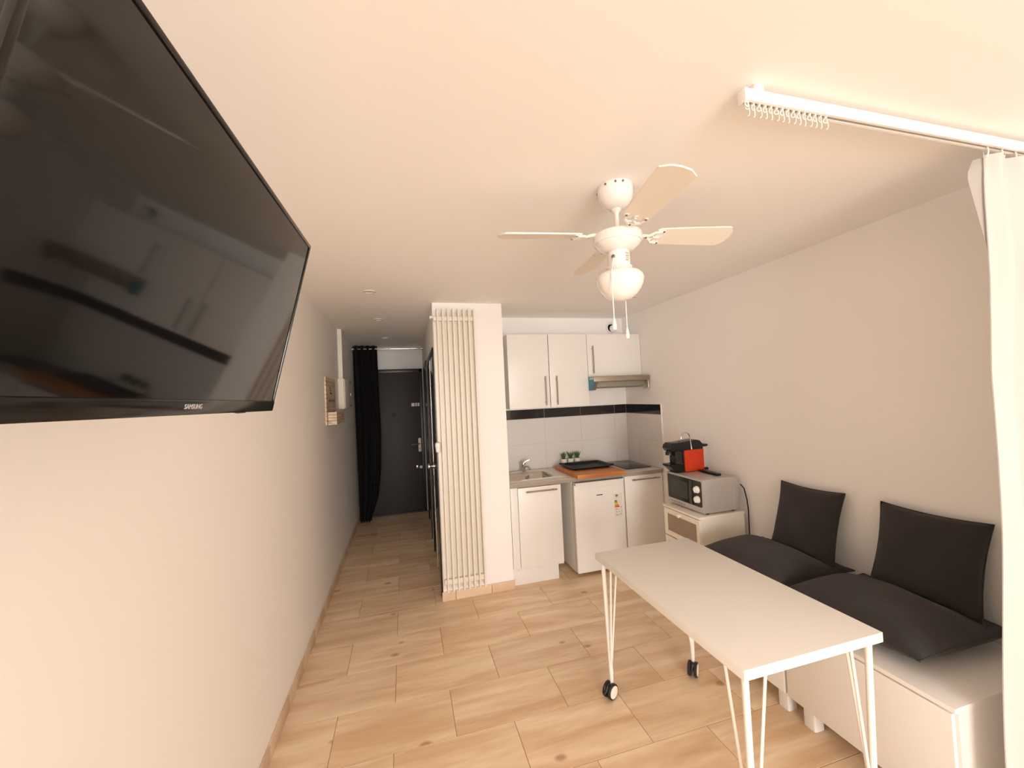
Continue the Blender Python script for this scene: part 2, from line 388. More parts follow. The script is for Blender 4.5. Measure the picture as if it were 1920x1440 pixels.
# ------------------------------------------------------------------ doors along the hall, on the pillar side
def hx(y): return PX0+(HX1-PX0)*(y-YP)/(YE-YP)
ANG = math.atan2(HX1-PX0, YE-YP)
def hall_door(name, y0, y1, ztop, label, knob=True):
    T = Matrix.Translation((hx(y0), y0, 0)) @ Matrix.Rotation(-ANG, 4, 'Z')     # local: y along wall, -x into hall
    w_ = y1-y0
    d = struct(name, xf(box(B(), -.004, .03, .05, w_-.05, .012, ztop-.05, .002), T), 'glossblack', label)
    bm = B(); box(bm, -.010, .03, 0, .055, .0, ztop, .002); box(bm, -.010, .03, w_-.055, w_, .0, ztop, .002); box(bm, -.010, .03, 0, w_, ztop-.055, ztop, .002)
    part('frame', xf(bm, T), 'frameblack', d)
    if knob:
        part('leaf_joint', xf(box(B(), -.0055, 0, .612, .618, .012, ztop-.055), T), 'steel', d)
        bm = B(); R90 = T @ Matrix.Translation((0, .56, 1.0)) @ Matrix.Rotation(math.radians(-90), 4, 'Y')
        lathe(bm, [(.026, .004), (.026, .010), (.011, .012), (.011, .028), (.020, .032), (.028, .043), (.028, .055), (.020, .064), (0, .066)], seg=20, mtx=R90)
        part('knob', bm, 'chrome', d)
        part('latch_plate', xf(box(B(), -.006, 0, .585, .605, .80, .90, .002), T), 'steel', d)
    return d
hall_door('door_2', 3.40, 4.50, 2.085, 'gloss black hall door with a round chrome knob')
hall_door('door_3', 4.85, 5.72, 2.12, 'gloss black door nearer the entrance, without a knob', False)

# ------------------------------------------------------------------ black curtain on its rod
YCU = 5.80
t = thing('curtain_rod', (-.2, YCU, 2.385), 'thin chrome curtain rod spanning the hall before the entrance', 'curtain rod')
bm = B(); cyl(bm, (XL+.001, YCU, 2.385), (hx(YCU)-.001, YCU, 2.385), .0095, 12); part('pole', bm, 'chrome', t)
for x, s in ((XL, 1), (hx(YCU), -1)):
    bm = B(); cyl(bm, (x+s*.0005, YCU, 2.385), (x+s*.02, YCU, 2.385), .02, 16); part('end_cap', bm, 'steel', t)
def folds(x0f, x1f, zs, yc, amp, nf, nx, seedv, thick=.003, wob=.15):
    """hanging cloth: x0f/x1f give the left and right edge at height z"""
    bm = B(); g = []
    for z in zs:
        row = []
        for i in range(nx+1):
            u = i/nx; x = x0f(z)+(x1f(z)-x0f(z))*u
            ph = 2*math.pi*nf*u + wob*math.sin(3*z+seedv) + .6*math.sin(5*u+seedv)
            y = yc+amp(z)*math.sin(ph)+.3*amp(z)*math.sin(2.3*ph+seedv+z)
            row.append(bm.verts.new((x, y, z)))
        g.append(row)
    for a, b in zip(g, g[1:]):
        for i in range(nx): bm.faces.new((a[i], a[i+1], b[i+1], b[i]))
    bmesh.ops.recalc_face_normals(bm, faces=bm.faces[:])
    bmesh.ops.solidify(bm, geom=bm.faces[:], thickness=thick)
    return bm
zs = [.035+(2.43-.035)*k/30 for k in range(31)]
cx0 = lambda z: -.66+.02*(1-z/2.4)
def cx1(z):
    pts = [(0, -.50), (.12, -.47), (.35, -.39), (.7, -.345), (1.2, -.325), (1.8, -.335), (2.43, -.34)]
    for (a, b), (c, d) in zip(pts, pts[1:]):
        if z <= c: return b+(d-b)*(z-a)/(c-a)
    return -.34
t = thing('black_curtain', (-.5, YCU, .03), 'black eyelet curtain drawn aside beside the entrance door', 'curtain')
cl = part('cloth', folds(cx0, cx1, zs, YCU, lambda z: .045-.01*(z/2.4), 4.5, 90, 1.0), 'blackcloth', t, smooth=60)
for k in range(7):
    x = -.645+.048*k; bm = B()
    n = 16; tube(bm, [(x+.004*math.sin(k), YCU+.021*math.cos(2*math.pi*q/n), 2.385+.021*math.sin(2*math.pi*q/n)) for q in range(n+1)], .0035, 6)
    part('eyelet', bm, 'chrome', cl)

# ------------------------------------------------------------------ left wall: letter holder, meter box, cable duct
ys0, ys1 = 3.78, 4.27
t = thing('letter_holder', (XL, 4.02, 1.46), 'whitewashed plank letter holder with low pocket on the left wall', 'letter holder')
zz = [1.462+.428*k/11 for k in range(12)]
for a, b in zip(zz, zz[1:]):
    part('plank', box(B(), XL+.001, XL+.013, ys0, ys1, a+.0022, b-.0022, .001, 1), 'planks', t)
part('backing', box(B(), XL+.0005, XL+.006, ys0+.001, ys1-.001, 1.463, 1.889), 'planks', t)
for k in range(4):
    za = 1.472+.0265*k; zb2 = za+.0235
    part('pocket_slat', box(B(), XL+.075, XL+.085, ys0+.068, ys1+.009, za, zb2, .001, 1), 'planks', t)
    part('pocket_side_slat', box(B(), XL+.0135, XL+.085, ys0+.055, ys0+.067, za, zb2, .001, 1), 'planks', t)
    part('pocket_side_slat', box(B(), XL+.0135, XL+.085, ys1+.010, ys1+.021, za, zb2, .001, 1), 'planks', t)
part('pocket_floor', box(B(), XL+.0135, XL+.085, ys0+.055, ys1+.021, 1.4625, 1.471), 'planks', t)
bm = B(); box(bm, XL+.012, XL+.0142, 3.98, 4.0, 1.745, 1.80); box(bm, XL+.012, XL+.0142, 3.96, 4.06, 1.74, 1.752); box(bm, XL+.012, XL+.0142, 3.94, 3.99, 1.795, 1.803)
part('printed_mark', bm, 'ink', t)['kind'] = 'stuff'
bm = B()
for k in range(9):
    y = 3.87+.04*k; h_ = .012+.012*((k*7) % 3)/2; box(bm, XL+.012, XL+.0142, y, y+.022, 1.668, 1.668+h_)
part('printed_mark', bm, 'ink', t)['kind'] = 'stuff'
t = thing('meter_box', (XL, 4.75, 1.585), 'small cream electrical box mounted on the left hall wall', 'electrical box')
part('body', box(B(), XL+.0005, -.612, 4.52, 5.02, 1.588, 1.915, .006), 'electric', t)
dd = part('door', box(B(), -.611, -.603, 4.535, 5.005, 1.60, 1.905, .003), 'electric', t)
part('catch', box(B(), -.603, -.597, 4.97, 4.992, 1.735, 1.765, .002), 'gloss', dd)
for z in (1.62, 1.89): part('hinge', box(B(), -.604, -.600, 4.94, 5.01, z-.005, z+.005), 'ink', dd)
solo('cable_duct', box(B(), XL+.0005, -.627, 4.58, 4.68, 1.917, ZC-.001, .003), 'electric', (XL, 4.63, 1.917), 'slim cream cable duct running from the electrical box up to the ceiling', 'cable duct')

# ------------------------------------------------------------------ radiator
t = thing('radiator', (.42, YP-.04, .10), 'tall cream column radiator with narrow vertical tubes on the pillar', 'radiator')
NF = 8; fx = [.283+(.583-.283)*k/(NF-1) for k in range(NF)]
fin = B(); box(fin, -.0065, .0065, -.042, .042, 0, 2.275, .006, 3)
ref = mesh_from(fin, 'tube', 'cream')
for x in fx: piece('tube', ref, t, (x, YP-.062, .108))
bm = B(); box(bm, .250, .590, YP-.068, YP-.030, 2.285, 2.325, .012, 3); part('header', bm, 'cream', t)
bm = B(); box(bm, .258, .590, YP-.068, YP-.030, .150, .195, .012, 3); part('header', bm, 'cream', t)
bm = B()
for a, b in zip(fx, fx[1:]): box(bm, a+.0065, b-.0065, YP-.034, YP-.030, .125, 2.345)
box(bm, fx[0]-.030, fx[0]-.0065, YP-.036, YP-.028, .11, 2.335)
part('back_plate', bm, 'cream', t)
bm = B(); tube(bm, [(.250, YP-.048, 2.318), (.225, YP-.048, 2.318)], .010, 10); lathe(bm, [(0, 0), (.014, .001), (.014, .008), (0, .009)], (.232, YP-.048, 2.318), 12, Matrix.Rotation(math.radians(-90), 4, 'Y'))
part('vent_valve', bm, 'steelwhite', t)
bm = B(); lathe(bm, [(.012, 0), (.018, .004), (.021, .03), (.024, .055), (.022, .075), (.012, .082), (0, .083)], (.249, YP-.06, 1.215), 14); part('thermostat', bm, 'gloss', t)
for x in (.33, .53): part('bracket', box(B(), x-.012, x+.012, YP-.0315, YP-.0005, 2.22, 2.26, .002), 'cream', t); part('bracket', box(B(), x-.012, x+.012, YP-.0315, YP-.0005, .22, .26, .002), 'cream', t)

# ------------------------------------------------------------------ television on its wall arm
TW, TH = .73, .4247
n_, u_, w_ = Vector((.97188, -.03500, -.23284)), Vector((.03436, .99939, -.00681)), Vector((.23294, -.00138, .97249))
TM = Matrix((n_, u_, w_)).transposed().to_4x4(); TM.translation = Vector((-.2754, .7287, 1.8405))
t = thing('television', (-.33, .73, 1.62), 'large black flat television tilted down on the left wall', 'television')
bm = B(); box(bm, -.014, -.006, -TW/2+.0005, TW/2-.0005, -TH/2+.0005, TH/2-.0005, .002, 2); box(bm, -.040, -.012, -TW/2+.05, TW/2-.03, -TH/2+.012, TH/2-.03, .006, 2)
box(bm, -.070, -.038, -TW*.36, TW*.36, -TH*.42, TH*.2, .02, 3)
part('housing', xf(bm, TM), 'bezel', t)
bm = B(); bz = .0085; bb = .025
box(bm, -.007, 0, -TW/2, -TW/2+bz, -TH/2, TH/2, .002); box(bm, -.007, 0, TW/2-bz, TW/2, -TH/2, TH/2, .002)
box(bm, -.007, 0, -TW/2, TW/2, TH/2-bz, TH/2, .002); box(bm, -.007, .0015, -TW/2, TW/2, -TH/2, -TH/2+bb, .004)
part('bezel', xf(bm, TM), 'bezel', t)
part('screen', xf(box(B(), -.006, -.0025, -TW/2+bz-.001, TW/2-bz+.001, -TH/2+bb-.001, TH/2-bz+.001), TM), 'screen', t, smooth=0)
bm = text_bm('SAMSUNG', .0110, .0004)
xf(bm, TM @ Matrix.Translation((.0020, .006, -.1985)) @ Matrix(((0, 0, 1, 0), (1, 0, 0, 0), (0, 1, 0, 0), (0, 0, 0, 1))))
part('logo', bm, 'silverink', t, smooth=0)
bm = B(); box(bm, -.026, -.010, .20, .24, -TH/2-.004, -TH/2+.004, .0015); part('power_button', xf(bm, TM), 'black', t)
t = thing('tv_wall_mount', (XL, .73, 1.75), 'black steel arm bracket holding the television off the wall', 'wall mount')
part('wall_plate', box(B(), XL+.0005, XL+.012, .64, .82, 1.72, 1.96, .002), 'black', t)
bm = B(); box(bm, XL+.011, -.45, .715, .745, 1.80, 1.88, .004); part('arm', bm, 'black', t)
bm = B(); cyl(bm, (-.452, .73, 1.78), (-.452, .73, 1.90), .022, 16); part('pivot', bm, 'black', t)
bm = B(); box(bm, -.452, -.385, .715, .745, 1.80, 1.88, .004); part('fore_arm', bm, 'black', t)
bm = B(); box(bm, -.086, -.0715, -.11, .11, -.11, .11, .002); part('head_plate', xf(bm, TM), 'black', t)

# ------------------------------------------------------------------ kitchen: base units
YF = 3.34
def bar_handle(parent, p0, p1, out, m_='alu'):
    p0, p1, o = Vector(p0), Vector(p1), Vector(out); d = (p1-p0).normalized(); bm = B()
    cyl(bm, p0+o, p1+o, .0062, 10)
    for q in (p0+d*.03, p1-d*.03): cyl(bm, q, q+o, .0045, 8)
    return part('handle', bm, m_, parent)
t = thing('base_cabinet', (1.08, 3.6, 0), 'white base cabinet under the sink with bar handle', 'cabinet')
bm = B(); box(bm, .90, .918, YF+.022, YB-.01, .135, .846); box(bm, 1.30, 1.318, YF+.022, YB-.01, .135, .846); box(bm, .9179, 1.3001, YF+.023, YB-.012, .136, .153); box(bm, .9179, 1.3001, YB-.02, YB-.011, .1535, .845)
part('body', bm, 'white', t, smooth=0)
part('filler_panel', box(B(), .852, .8992, YF+.012, YF+.030, .1522, .846, .001), 'white', t)
part('plinth', box(B(), .852, 1.275, YF+.045, YF+.06, .0005, .152, .001), 'white', t)
bm = B(); box(bm, 1.258, 1.275, YF+.06, YB-.05, .0005, .135); part('plinth_return', bm, 'white', t)
dd = part('door', box(B(), .918, 1.314, YF, YF+.019, .158, .840, .002), 'white', t)
bar_handle(dd, (.984, YF, .805), (1.268, YF, .805), (0, -.03, 0))
t = thing('base_cabinet', (2.155, 3.6, 0), 'white base cabinet under the hob, right of the fridge', 'cabinet')
bm = B(); box(bm, 1.952, 1.968, YF+.022, YB-.01, .1, .846); box(bm, 2.345, 2.361, YF+.022, YB-.01, .1, .846); box(bm, 1.9679, 2.3451, YF+.023, YB-.012, .101, .118); box(bm, 1.9679, 2.3451, YB-.02, YB-.011, .1185, .845)
part('body', bm, 'white', t, smooth=0)
part('plinth', box(B(), 1.952, 2.361, YF+.045, YF+.06, .0005, .10, .001), 'white', t)
dd = part('door', box(B(), 1.954, 2.360, YF, YF+.019, .105, .843, .002), 'white', t)
bar_handle(dd, (2.02, YF, .807), (2.312, YF, .807), (0, -.03, 0))

# fridge
t = thing('fridge', (1.685, 3.6, 0), 'white under-counter fridge with an energy label', 'fridge')
FX0, FX1, FYD = 1.437, 1.937, 3.328
part('body', box(B(), FX0, FX1, FYD+.062, YB-.03, .028, .838, .006), 'white', t)
dd = part('door', box(B(), FX0-.001, FX1+.001, FYD, FYD+.055, .030, .812, .012, 3), 'white', t)
bm = B(); n = 14; poly = [(FX0+.012, .812)]
for k in range(n+1):
    u = k/n; poly.append((FX0+.03+(FX1-FX0-.06)*u, .812-.026*math.sin(math.pi*u)**.6))
poly += [(FX1-.012, .812), (FX1-.004, .835), (FX0+.004, .835)]
prism(bm, poly, 1, FYD-.016, FYD+.045); part('grip', bm, 'gloss', dd)
part('gasket', box(B(), FX0+.006, FX1-.006, FYD+.054, FYD+.063, .04, .825), 'labelgrey', t)
part('badge', box(B(), 1.652, 1.714, FYD-.0016, FYD+.001, .703, .711, .0008, 1), 'ink', dd, 'small dark name badge')
lb = part('energy_label', box(B(), 1.826, 1.908, FYD-.0007, FYD+.001, .49, .70), 'label', dd, 'paper energy rating label with green to red bars', smooth=0)
cols = [(.03, .10, .02), (.13, .22, .03), (.45, .42, .03), (.75, .50, .03), (.72, .30, .03), (.65, .13, .02), (.55, .03, .02)]
for k, c_ in enumerate(cols):
    M['e%d' % k] = mat('energy_bar_%s' % 'abcdefg'[k], c_, .5)
    z1 = .640-.0092*k; wd = .020+.0042*k; bm = B()
    prism(bm, [(1.832, z1), (1.832+wd, z1), (1.832+wd+.004, z1-.0042), (1.832+wd, z1-.0084), (1.832, z1-.0084)], 1, FYD-.0012, FYD-.0005)
    part('bar', bm, 'e%d' % k, lb, smooth=0)
bm = B(); box(bm, 1.842, 1.868, FYD-.0011, FYD-.0005, .672, .692)
for x, z, a, b in ((1.846, .660, .012, .004), (1.890, .572, .014, .006), (1.834, .556, .028, .004), (1.846, .530, .006, .008), (1.872, .530, .006, .008), (1.896, .532, .005, .008), (1.840, .503, .022, .005), (1.874, .508, .026, .003), (1.888, .520, .01, .002)):
    box(bm, x, x+a, FYD-.0011, FYD-.0005, z, z+b)
part('print', bm, 'labelgrey', lb, smooth=0)['kind'] = 'stuff'
for x in (FX0+.04, FX1-.04):
    for y in (FYD+.09, YB-.08):
        bm = B(); cyl(bm, (x, y, .0005), (x, y, .029), .016); part('foot', bm, 'black', t)

# worktop with inset sink
t = thing('worktop', (1.6, 3.63, .847), 'grey laminate worktop with a stainless inset sink', 'worktop')
SX0, SX1, SY0, SY1 = .885, 1.325, 3.475, 3.775
loop = rrect(SX0, SX1, SY0, SY1, .055, 6)
def slab_with_hole(bm, outer, hole, z0, z1):
    for z in (z0, z1):
        es = []
        for lp in (outer, hole):
            vs = [bm.verts.new((x, y, z)) for x, y in lp]
            es += [bm.edges.new((vs[i], vs[(i+1) % len(vs)])) for i in range(len(vs))]
        bmesh.ops.triangle_fill(bm, edges=es, use_beauty=True)
    bm.verts.ensure_lookup_table(); n1, n2 = len(outer), len(hole); N = n1+n2; vs = bm.verts
    for i in range(n1): bm.faces.new((vs[i], vs[(i+1) % n1], vs[N+(i+1) % n1], vs[N+i]))
    for i in range(n2): bm.faces.new((vs[n1+i], vs[n1+(i+1) % n2], vs[N+n1+(i+1) % n2], vs[N+n1+i]))
    return bm
KX0, KX1, KY0, KY1 = PX1+.001, XR-.010, YF-.012, YB-.009
outer = [(KX0, KY0+.006), (KX1, KY0+.006), (KX1, KY1), (KX0, KY1)]
part('top', slab_with_hole(B(), outer, loop, .848, ZK), 'counter', t, smooth=0)
part('front_edge', box(B(), KX0, KX1, KY0, KY0+.0062, .848, ZK-.002, .001, 1), 'counteredge', t)
sk = slab_with_hole(B(), rrect(KX0+.006, SX1+.10, SY0-.055, SY1+.135, .02, 4), rrect(SX0+.004, SX1-.004, SY0+.004, SY1-.004, .052, 6), ZK+.0005, ZK+.003)
sink = part('sink', sk, 'sinkrim', t, smooth=0)
bm = B()
rings = []
for (ins, z) in ((.004, ZK+.0028), (.010, ZK-.004), (.018, ZK-.12), (.035, ZK-.145), (.09, ZK-.150)):
    rings.append([bm.verts.new((x, y, z)) for x, y in rrect(SX0+ins, SX1-ins, SY0+ins, SY1-ins, max(.02, .055-ins*.3), 6)])
for a, b in zip(rings, rings[1:]):
    for i in range(len(a)): bm.faces.new((a[i], a[(i+1) % len(a)], b[(i+1) % len(a)], b[i]))
bm.faces.new(rings[-1]); part('basin', bm, 'steel', sink, smooth=50)
bm = B(); lathe(bm, [(.018, 0), (.018, .003), (.012, .004), (.010, .002), (0, .002)], (1.135, SY1-.016, ZK-.035), 18, Matrix.Rotation(math.radians(90), 4, 'X')); part('overflow', bm, 'chrome', sink)
bm = B(); tube(bm, [(SX0+.1, SY1+.075, ZK+.004), (1.345, SY1+.075, ZK+.004), (1.385, SY1+.05, ZK+.004), (1.405, SY0+.05, ZK+.004), (1.385, SY0-.02, ZK+.004), (SX0+.1, SY0-.03, ZK+.004)], .004, 6); part('raised_rim', bm, 'sinkrim', sink)

# tap
t = thing('tap', (1.115, SY1+.035, ZK+.003), 'chrome single-lever mixer tap behind the sink', 'tap')
ty = SY1+.035; tz = ZK+.0032
bm = B(); lathe(bm, [(.024, 0), (.024, .006), (.020, .010), (.019, .075), (.021, .085), (.017, .096), (0, .098)], (1.115, ty, tz), 20); part('body', bm, 'chrome', t)
bm = B(); tube(bm, [(1.115, ty, tz+.045), (1.122, ty-.04, tz+.068), (1.13, ty-.085, tz+.075), (1.136, ty-.13, tz+.066), (1.137, ty-.14, tz+.050)], [.014, .013, .012, .011, .010], 12); part('spout', bm, 'chrome', t)
bm = B(); tube(bm, [(1.115, ty, tz+.09), (1.135, ty-.01, tz+.107), (1.172, ty-.02, tz+.122)], [.015, .011, .006], 10); part('lever', bm, 'chrome', t)
# soap bottle half hidden by the pillar
t = thing('soap_bottle', (.935, 3.862, ZK+.003), 'pinkish soap bottle beside the tap, half behind the pillar', 'bottle')
bm = B(); lathe(bm, [(.026, 0), (.029, .004), (.029, .085), (.022, .105), (.010, .118), (.010, .125), (0, .126)], (.945, 3.868, ZK+.0032), 20); part('body', bm, 'soap', t)
bm = B(); lathe(bm, [(.0295, 0), (.0297, .001), (.0297, .03), (.0295, .031)], (.945, 3.868, ZK+.015), 20); part('label', bm, 'soapdark', t)
bm = B(); cyl(bm, (.945, 3.868, ZK+.128), (.945, 3.868, ZK+.15), .009); part('cap', bm, 'gloss', t)

# chopping board + oven tray + plants + hob
BZ = ZK+.036
bm = B(); box(bm, 1.452, 1.928, 3.268, 3.82, ZK+.0008, BZ, .003)
solo('chopping_board', bm, 'board', (1.69, 3.54, ZK), 'thick bamboo chopping board overhanging the worktop edge', 'chopping board')
t = thing('oven_tray', (1.70, 3.65, BZ), 'black enamel oven tray lying on the bamboo board', 'tray')
def tray_bm(x0, x1, y0, y1, z0, h, th=.003):
    bm = B(); prof = [(0.030, h), (0.0, h), (0.0, h-.004), (.026, h-.004), (.038, .006), (.045, .003)]
    R = []
    for ins, z in prof: R.append([bm.verts.new((x, y, z0+z)) for x, y in rrect(x0+ins-.02*0, x1-ins, y0+ins, y1-ins, max(.012, .03-ins*.2), 5)])
    order = [1, 0, 5]
    for a, b in ((R[1], R[0]), (R[0], R[5])):
        for i in range(len(a)): bm.faces.new((a[i], a[(i+1) % len(a)], b[(i+1) % len(a)], b[i]))
    bm.faces.new(R[5])
    # underside
    V = [bm.verts.new((x, y, z0)) for x, y in rrect(x0+.036, x1-.036, y0+.036, y1-.036, .02, 5)]
    for a, b in ((R[1], R[2]), (R[2], R[3]), (R[3], V)):
        for i in range(len(a)): bm.faces.new((a[i], a[(i+1) % len(a)], b[(i+1) % len(a)], b[i]))
    bm.faces.new(V)
    for v in R[4]: bm.verts.remove(v)
    return bm
part('pan', tray_bm(1.482, 1.925, 3.455, 3.80, BZ+.0006, .022), 'blackmatt', t)
for k, x in enumerate((1.905,)):
    part('corner_stop', box(B(), 1.888, 1.922, 3.465, 3.49, BZ+.02, BZ+.034, .005), 'blackmatt', t)
part('corner_stop', box(B(), 1.485, 1.515, 3.76, 3.79, BZ+.02, BZ+.03, .005), 'blackmatt', t)
PLG = 'three small potted plants behind the board'
def plant(x, y, z, sd, label):
    rnd = random.Random(sd)
    t = thing('potted_plant', (x, y, z), label, 'plant', PLG)
    bm = B(); lathe(bm, [(.020, 0), (.027, .002), (.033, .084), (.033, .088), (.0305, .088), (.0295, .079), (0, .079)], (x, y, z+.0006), 20); part('pot', bm, 'whitemat', t)
    bm = B(); lathe(bm, [(.0290, 0), (.0290, .003), (0, .005)], (x, y, z+.0795), 16); part('soil', bm, 'soil', t)
    for k in range(20):
        a = rnd.uniform(0, 6.283); tilt = rnd.uniform(.06, .42); L = rnd.uniform(.055, .085); bm = B()
        dx, dy = math.cos(a), math.sin(a); pts = []
        for q in range(5):
            u = q/4; rr = L*u*math.sin(tilt)*(1+.25*u); pts.append((x+dx*(.006+rr), y+dy*(.006+rr), z+.081+L*u*math.cos(tilt*(1-.1*u))))
        tube(bm, pts, [.0035, .0048, .0042, .0026, .0006], 5); part('leaf', bm, 'leaf', t)
plant(1.572, 3.868, ZK, 1, 'small green grass-like plant in a white pot, furthest along towards the sink')
plant(1.648, 3.868, ZK, 2, 'small green grass-like plant in a white pot, middle of the three')
plant(1.722, 3.868, ZK, 3, 'small green grass-like plant in a white pot, nearest the hob')
t = thing('hob', (2.18, 3.67, ZK), 'black glass hob set into the worktop', 'hob')
part('glass', box(B(), 2.045, 2.328, 3.455, 3.885, ZK+.0006, ZK+.006, .0015), 'hob', t)
for y in (3.57, 3.77):
    bm = B(); n = 40; tube(bm, [(2.187+.075*math.cos(2*math.pi*k/n), y+.075*math.sin(2*math.pi*k/n), ZK+.0060) for k in range(n+1)], .0006, 4); part('cooking_ring', bm, 'labelgrey', t)
bm = B()
for k in range(5): cyl(bm, (2.12+.032*k, 3.477, ZK+.0055), (2.12+.032*k, 3.477, ZK+.0064), .005, 10)
part('touch_key', bm, 'labelgrey', t)['kind'] = 'stuff'

# wall units
YU = 3.598
t = thing('wall_cabinet', (1.355, 3.75, 1.52), 'white two-door wall cabinet above the sink', 'cabinet')
bm = B(); UX0, UX1 = .948, 1.765
for a, b in ((UX0, UX0+.016), (UX1-.016, UX1)): box(bm, a, b, YU+.02, YB-.001, 1.52, 2.222)
box(bm, UX0+.0161, UX1-.0161, YU+.0205, YB-.002, 1.5205, 1.536); box(bm, UX0+.0161, UX1-.0161, YU+.0205, YB-.002, 2.206, 2.2215); box(bm, UX0+.0161, UX1-.0161, YB-.012, YB-.0025, 1.5365, 2.2055)
part('body', bm, 'whitemat', t, smooth=0)
d1 = part('door', box(B(), UX0, 1.3535, YU, YU+.019, 1.518, 2.222, .0015), 'white', t)
d2 = part('door', box(B(), 1.3605, UX1-.001, YU, YU+.019, 1.518, 2.222, .0015), 'white', t)
bar_handle(d1, (1.308, YU, 1.54), (1.308, YU, 1.817), (0, -.028, 0)); bar_handle(d2, (1.423, YU, 1.54), (1.423, YU, 1.817), (0, -.028, 0))
t = thing('wall_cabinet', (2.07, 3.75, 1.80), 'short white wall cabinet above the cooker hood', 'cabinet')
bm = B(); UX0, UX1 = 1.768, 2.366
for a, b in ((UX0, UX0+.016), (UX1-.016, UX1)): box(bm, a, b, YU+.02, YB-.001, 1.80, 2.222)
box(bm, UX0+.0161, UX1-.0161, YU+.0205, YB-.002, 1.8005, 1.816); box(bm, UX0+.0161, UX1-.0161, YU+.0205, YB-.002, 2.206, 2.2215); box(bm, UX0+.0161, UX1-.0161, YB-.012, YB-.0025, 1.8165, 2.2055)
part('body', bm, 'whitemat', t, smooth=0)
d1 = part('door', box(B(), UX0+.001, UX1, YU, YU+.019, 1.80, 2.222, .0015), 'white', t)
bar_handle(d1, (1.819, YU, 1.828), (1.819, YU, 2.103), (0, -.028, 0))

# cooker hood, visor pulled out
t = thing('cooker_hood', (2.07, 3.7, 1.67), 'slim steel cooker hood with blue film under the short wall cabinet', 'cooker hood')
part('body', box(B(), 1.770, 2.366, 3.56, YB-.002, 1.705, 1.798, .003), 'steel', t)
part('visor_rail', box(B(), 1.755, 2.362, 3.452, 3.470, 1.742, 1.790, .003), 'alu', t, 'satin metal front rail of the hood')
bm = B(); box(bm, 1.76, 2.358, 3.468, 3.56, 1.766, 1.784); part('visor_top', bm, 'steel', t)
bm = B(); prism(bm, [(3.50, 1.690), (3.60, 1.678), (3.61, 1.684), (3.50, 1.740)], 0, 1.80, 2.34); part('filter', bm, 'filter', t)
bm = B(); prism(bm, [(3.46, 1.79), (3.60, 1.79), (3.60, 1.66), (3.52, 1.66), (3.46, 1.742)], 0, 1.764, 1.770); part('side_film', bm, 'blue', t, 'blue protective film left on the side panel')
bm = B(); prism(bm, [(3.458, 1.742), (3.52, 1.742), (3.60, 1.672), (3.60, 1.662), (3.52, 1.662)], 0, 1.772, 1.80); part('end_plate', bm, 'steel', t)
bm = B(); tube(bm, [(2.345, 3.462, 1.742), (2.352, 3.468, 1.71), (2.355, 3.47, 1.68), (2.345, 3.475, 1.664), (2.33, 3.49, 1.667), (2.322, 3.50, 1.70)], .010, 8); part('end_grip', bm, 'alu', t)

# round vent on the kitchen wall
t = thing('wall_vent', (2.235, YB, 2.335), 'round white air vent on the wall above the cabinets', 'vent')
RX = Matrix.Rotation(math.radians(90), 4, 'X')
bm = B(); lathe(bm, [(.060, .0), (.066, .004), (.066, .012), (.056, .016), (.046, .010), (.046, .0), (.060, .0)], (2.235, YB-.0005, 2.345), 28, RX, caps=False); part('rim', bm, 'whitemat', t)
bm = B()
for a_ in ((-.0395, -.0375, -.0395, .0395), (.0375, .0395, -.0395, .0395), (-.0375, .0375, -.0395, -.0375), (-.0375, .0375, .0375, .0395)): box(bm, 2.235+a_[0], 2.235+a_[1], YB+.001, YB+.25, 2.345+a_[2], 2.345+a_[3])
box(bm, 2.235-.0395, 2.235+.0395, YB+.25, YB+.253, 2.345-.0395, 2.345+.0395); part('throat', bm, 'filter', t, smooth=0)
bm = B(); lathe(bm, [(.030, .010), (.036, .013), (.036, .019), (.028, .023), (0, .024)], (2.244, YB-.0005, 2.334), 24, RX); part('disc', bm, 'whitemat', t)

# ------------------------------------------------------------------ chest of drawers, microwave, coffee machine, remote, cable
DX0, DX1, DY0, DY1, DZ = 1.945, 2.335, 2.368, 2.765, .735
t = thing('chest_of_drawers', (2.14, 2.57, 0), 'cream chest of drawers with frosted drawer fronts under the microwave', 'chest of drawers')
bm = B(); box(bm, DX0+.018, DX1, DY0, DY0+.016, 0.0006, DZ-.016, .001, 1); box(bm, DX0+.018, DX1, DY1-.016, DY1, .0006, DZ-.016, .001, 1); box(bm, DX1-.008, DX1, DY0+.014, DY1-.014, .06, DZ-.016); box(bm, DX0+.03, DX1, DY0+.014, DY1-.014, .06, .076)
box(bm, DX0+.03, DX0+.045, DY0+.014, DY1-.014, .0006, .07)
part('body', bm, 'dresser', t, smooth=0)
part('top', box(B(), DX0, DX1+.002, DY0-.003, DY1+.003, DZ-.016, DZ, .002), 'dresser', t)
for k in range(3):
    z1 = DZ-.022-.213*k; z0 = z1-.206
    d = B(); fr = .032
    box(d, DX0+.004, DX0+.02, DY0+.004, DY0+.004+fr, z0, z1, .001, 1); box(d, DX0+.004, DX0+.02, DY1-.004-fr, DY1-.004, z0, z1, .001, 1)
    box(d, DX0+.0045, DX0+.0195, DY0+.003+fr, DY1-.003-fr, z1-fr*1.15, z1-.0003, 0); box(d, DX0+.0045, DX0+.0195, DY0+.003+fr, DY1-.003-fr, z0+.0003, z0+fr*1.15, 0)
    dr_ = part('drawer', d, 'dresser', t, smooth=0)
    part('panel', box(B(), DX0+.010, DX0+.014, DY0+.03, DY1-.03, z0+.03, z1-.03), 'frost', dr_, smooth=0)
    bm = B(); lathe(bm, [(.006, 0), (.006, .012), (.013, .018), (.014, .024), (.010, .028), (0, .029)], (DX0+.005, (DY0+DY1)/2, z1-.019), 16, Matrix.Rotation(math.radians(-90), 4, 'Y')); part('knob', bm, 'gloss', dr_)

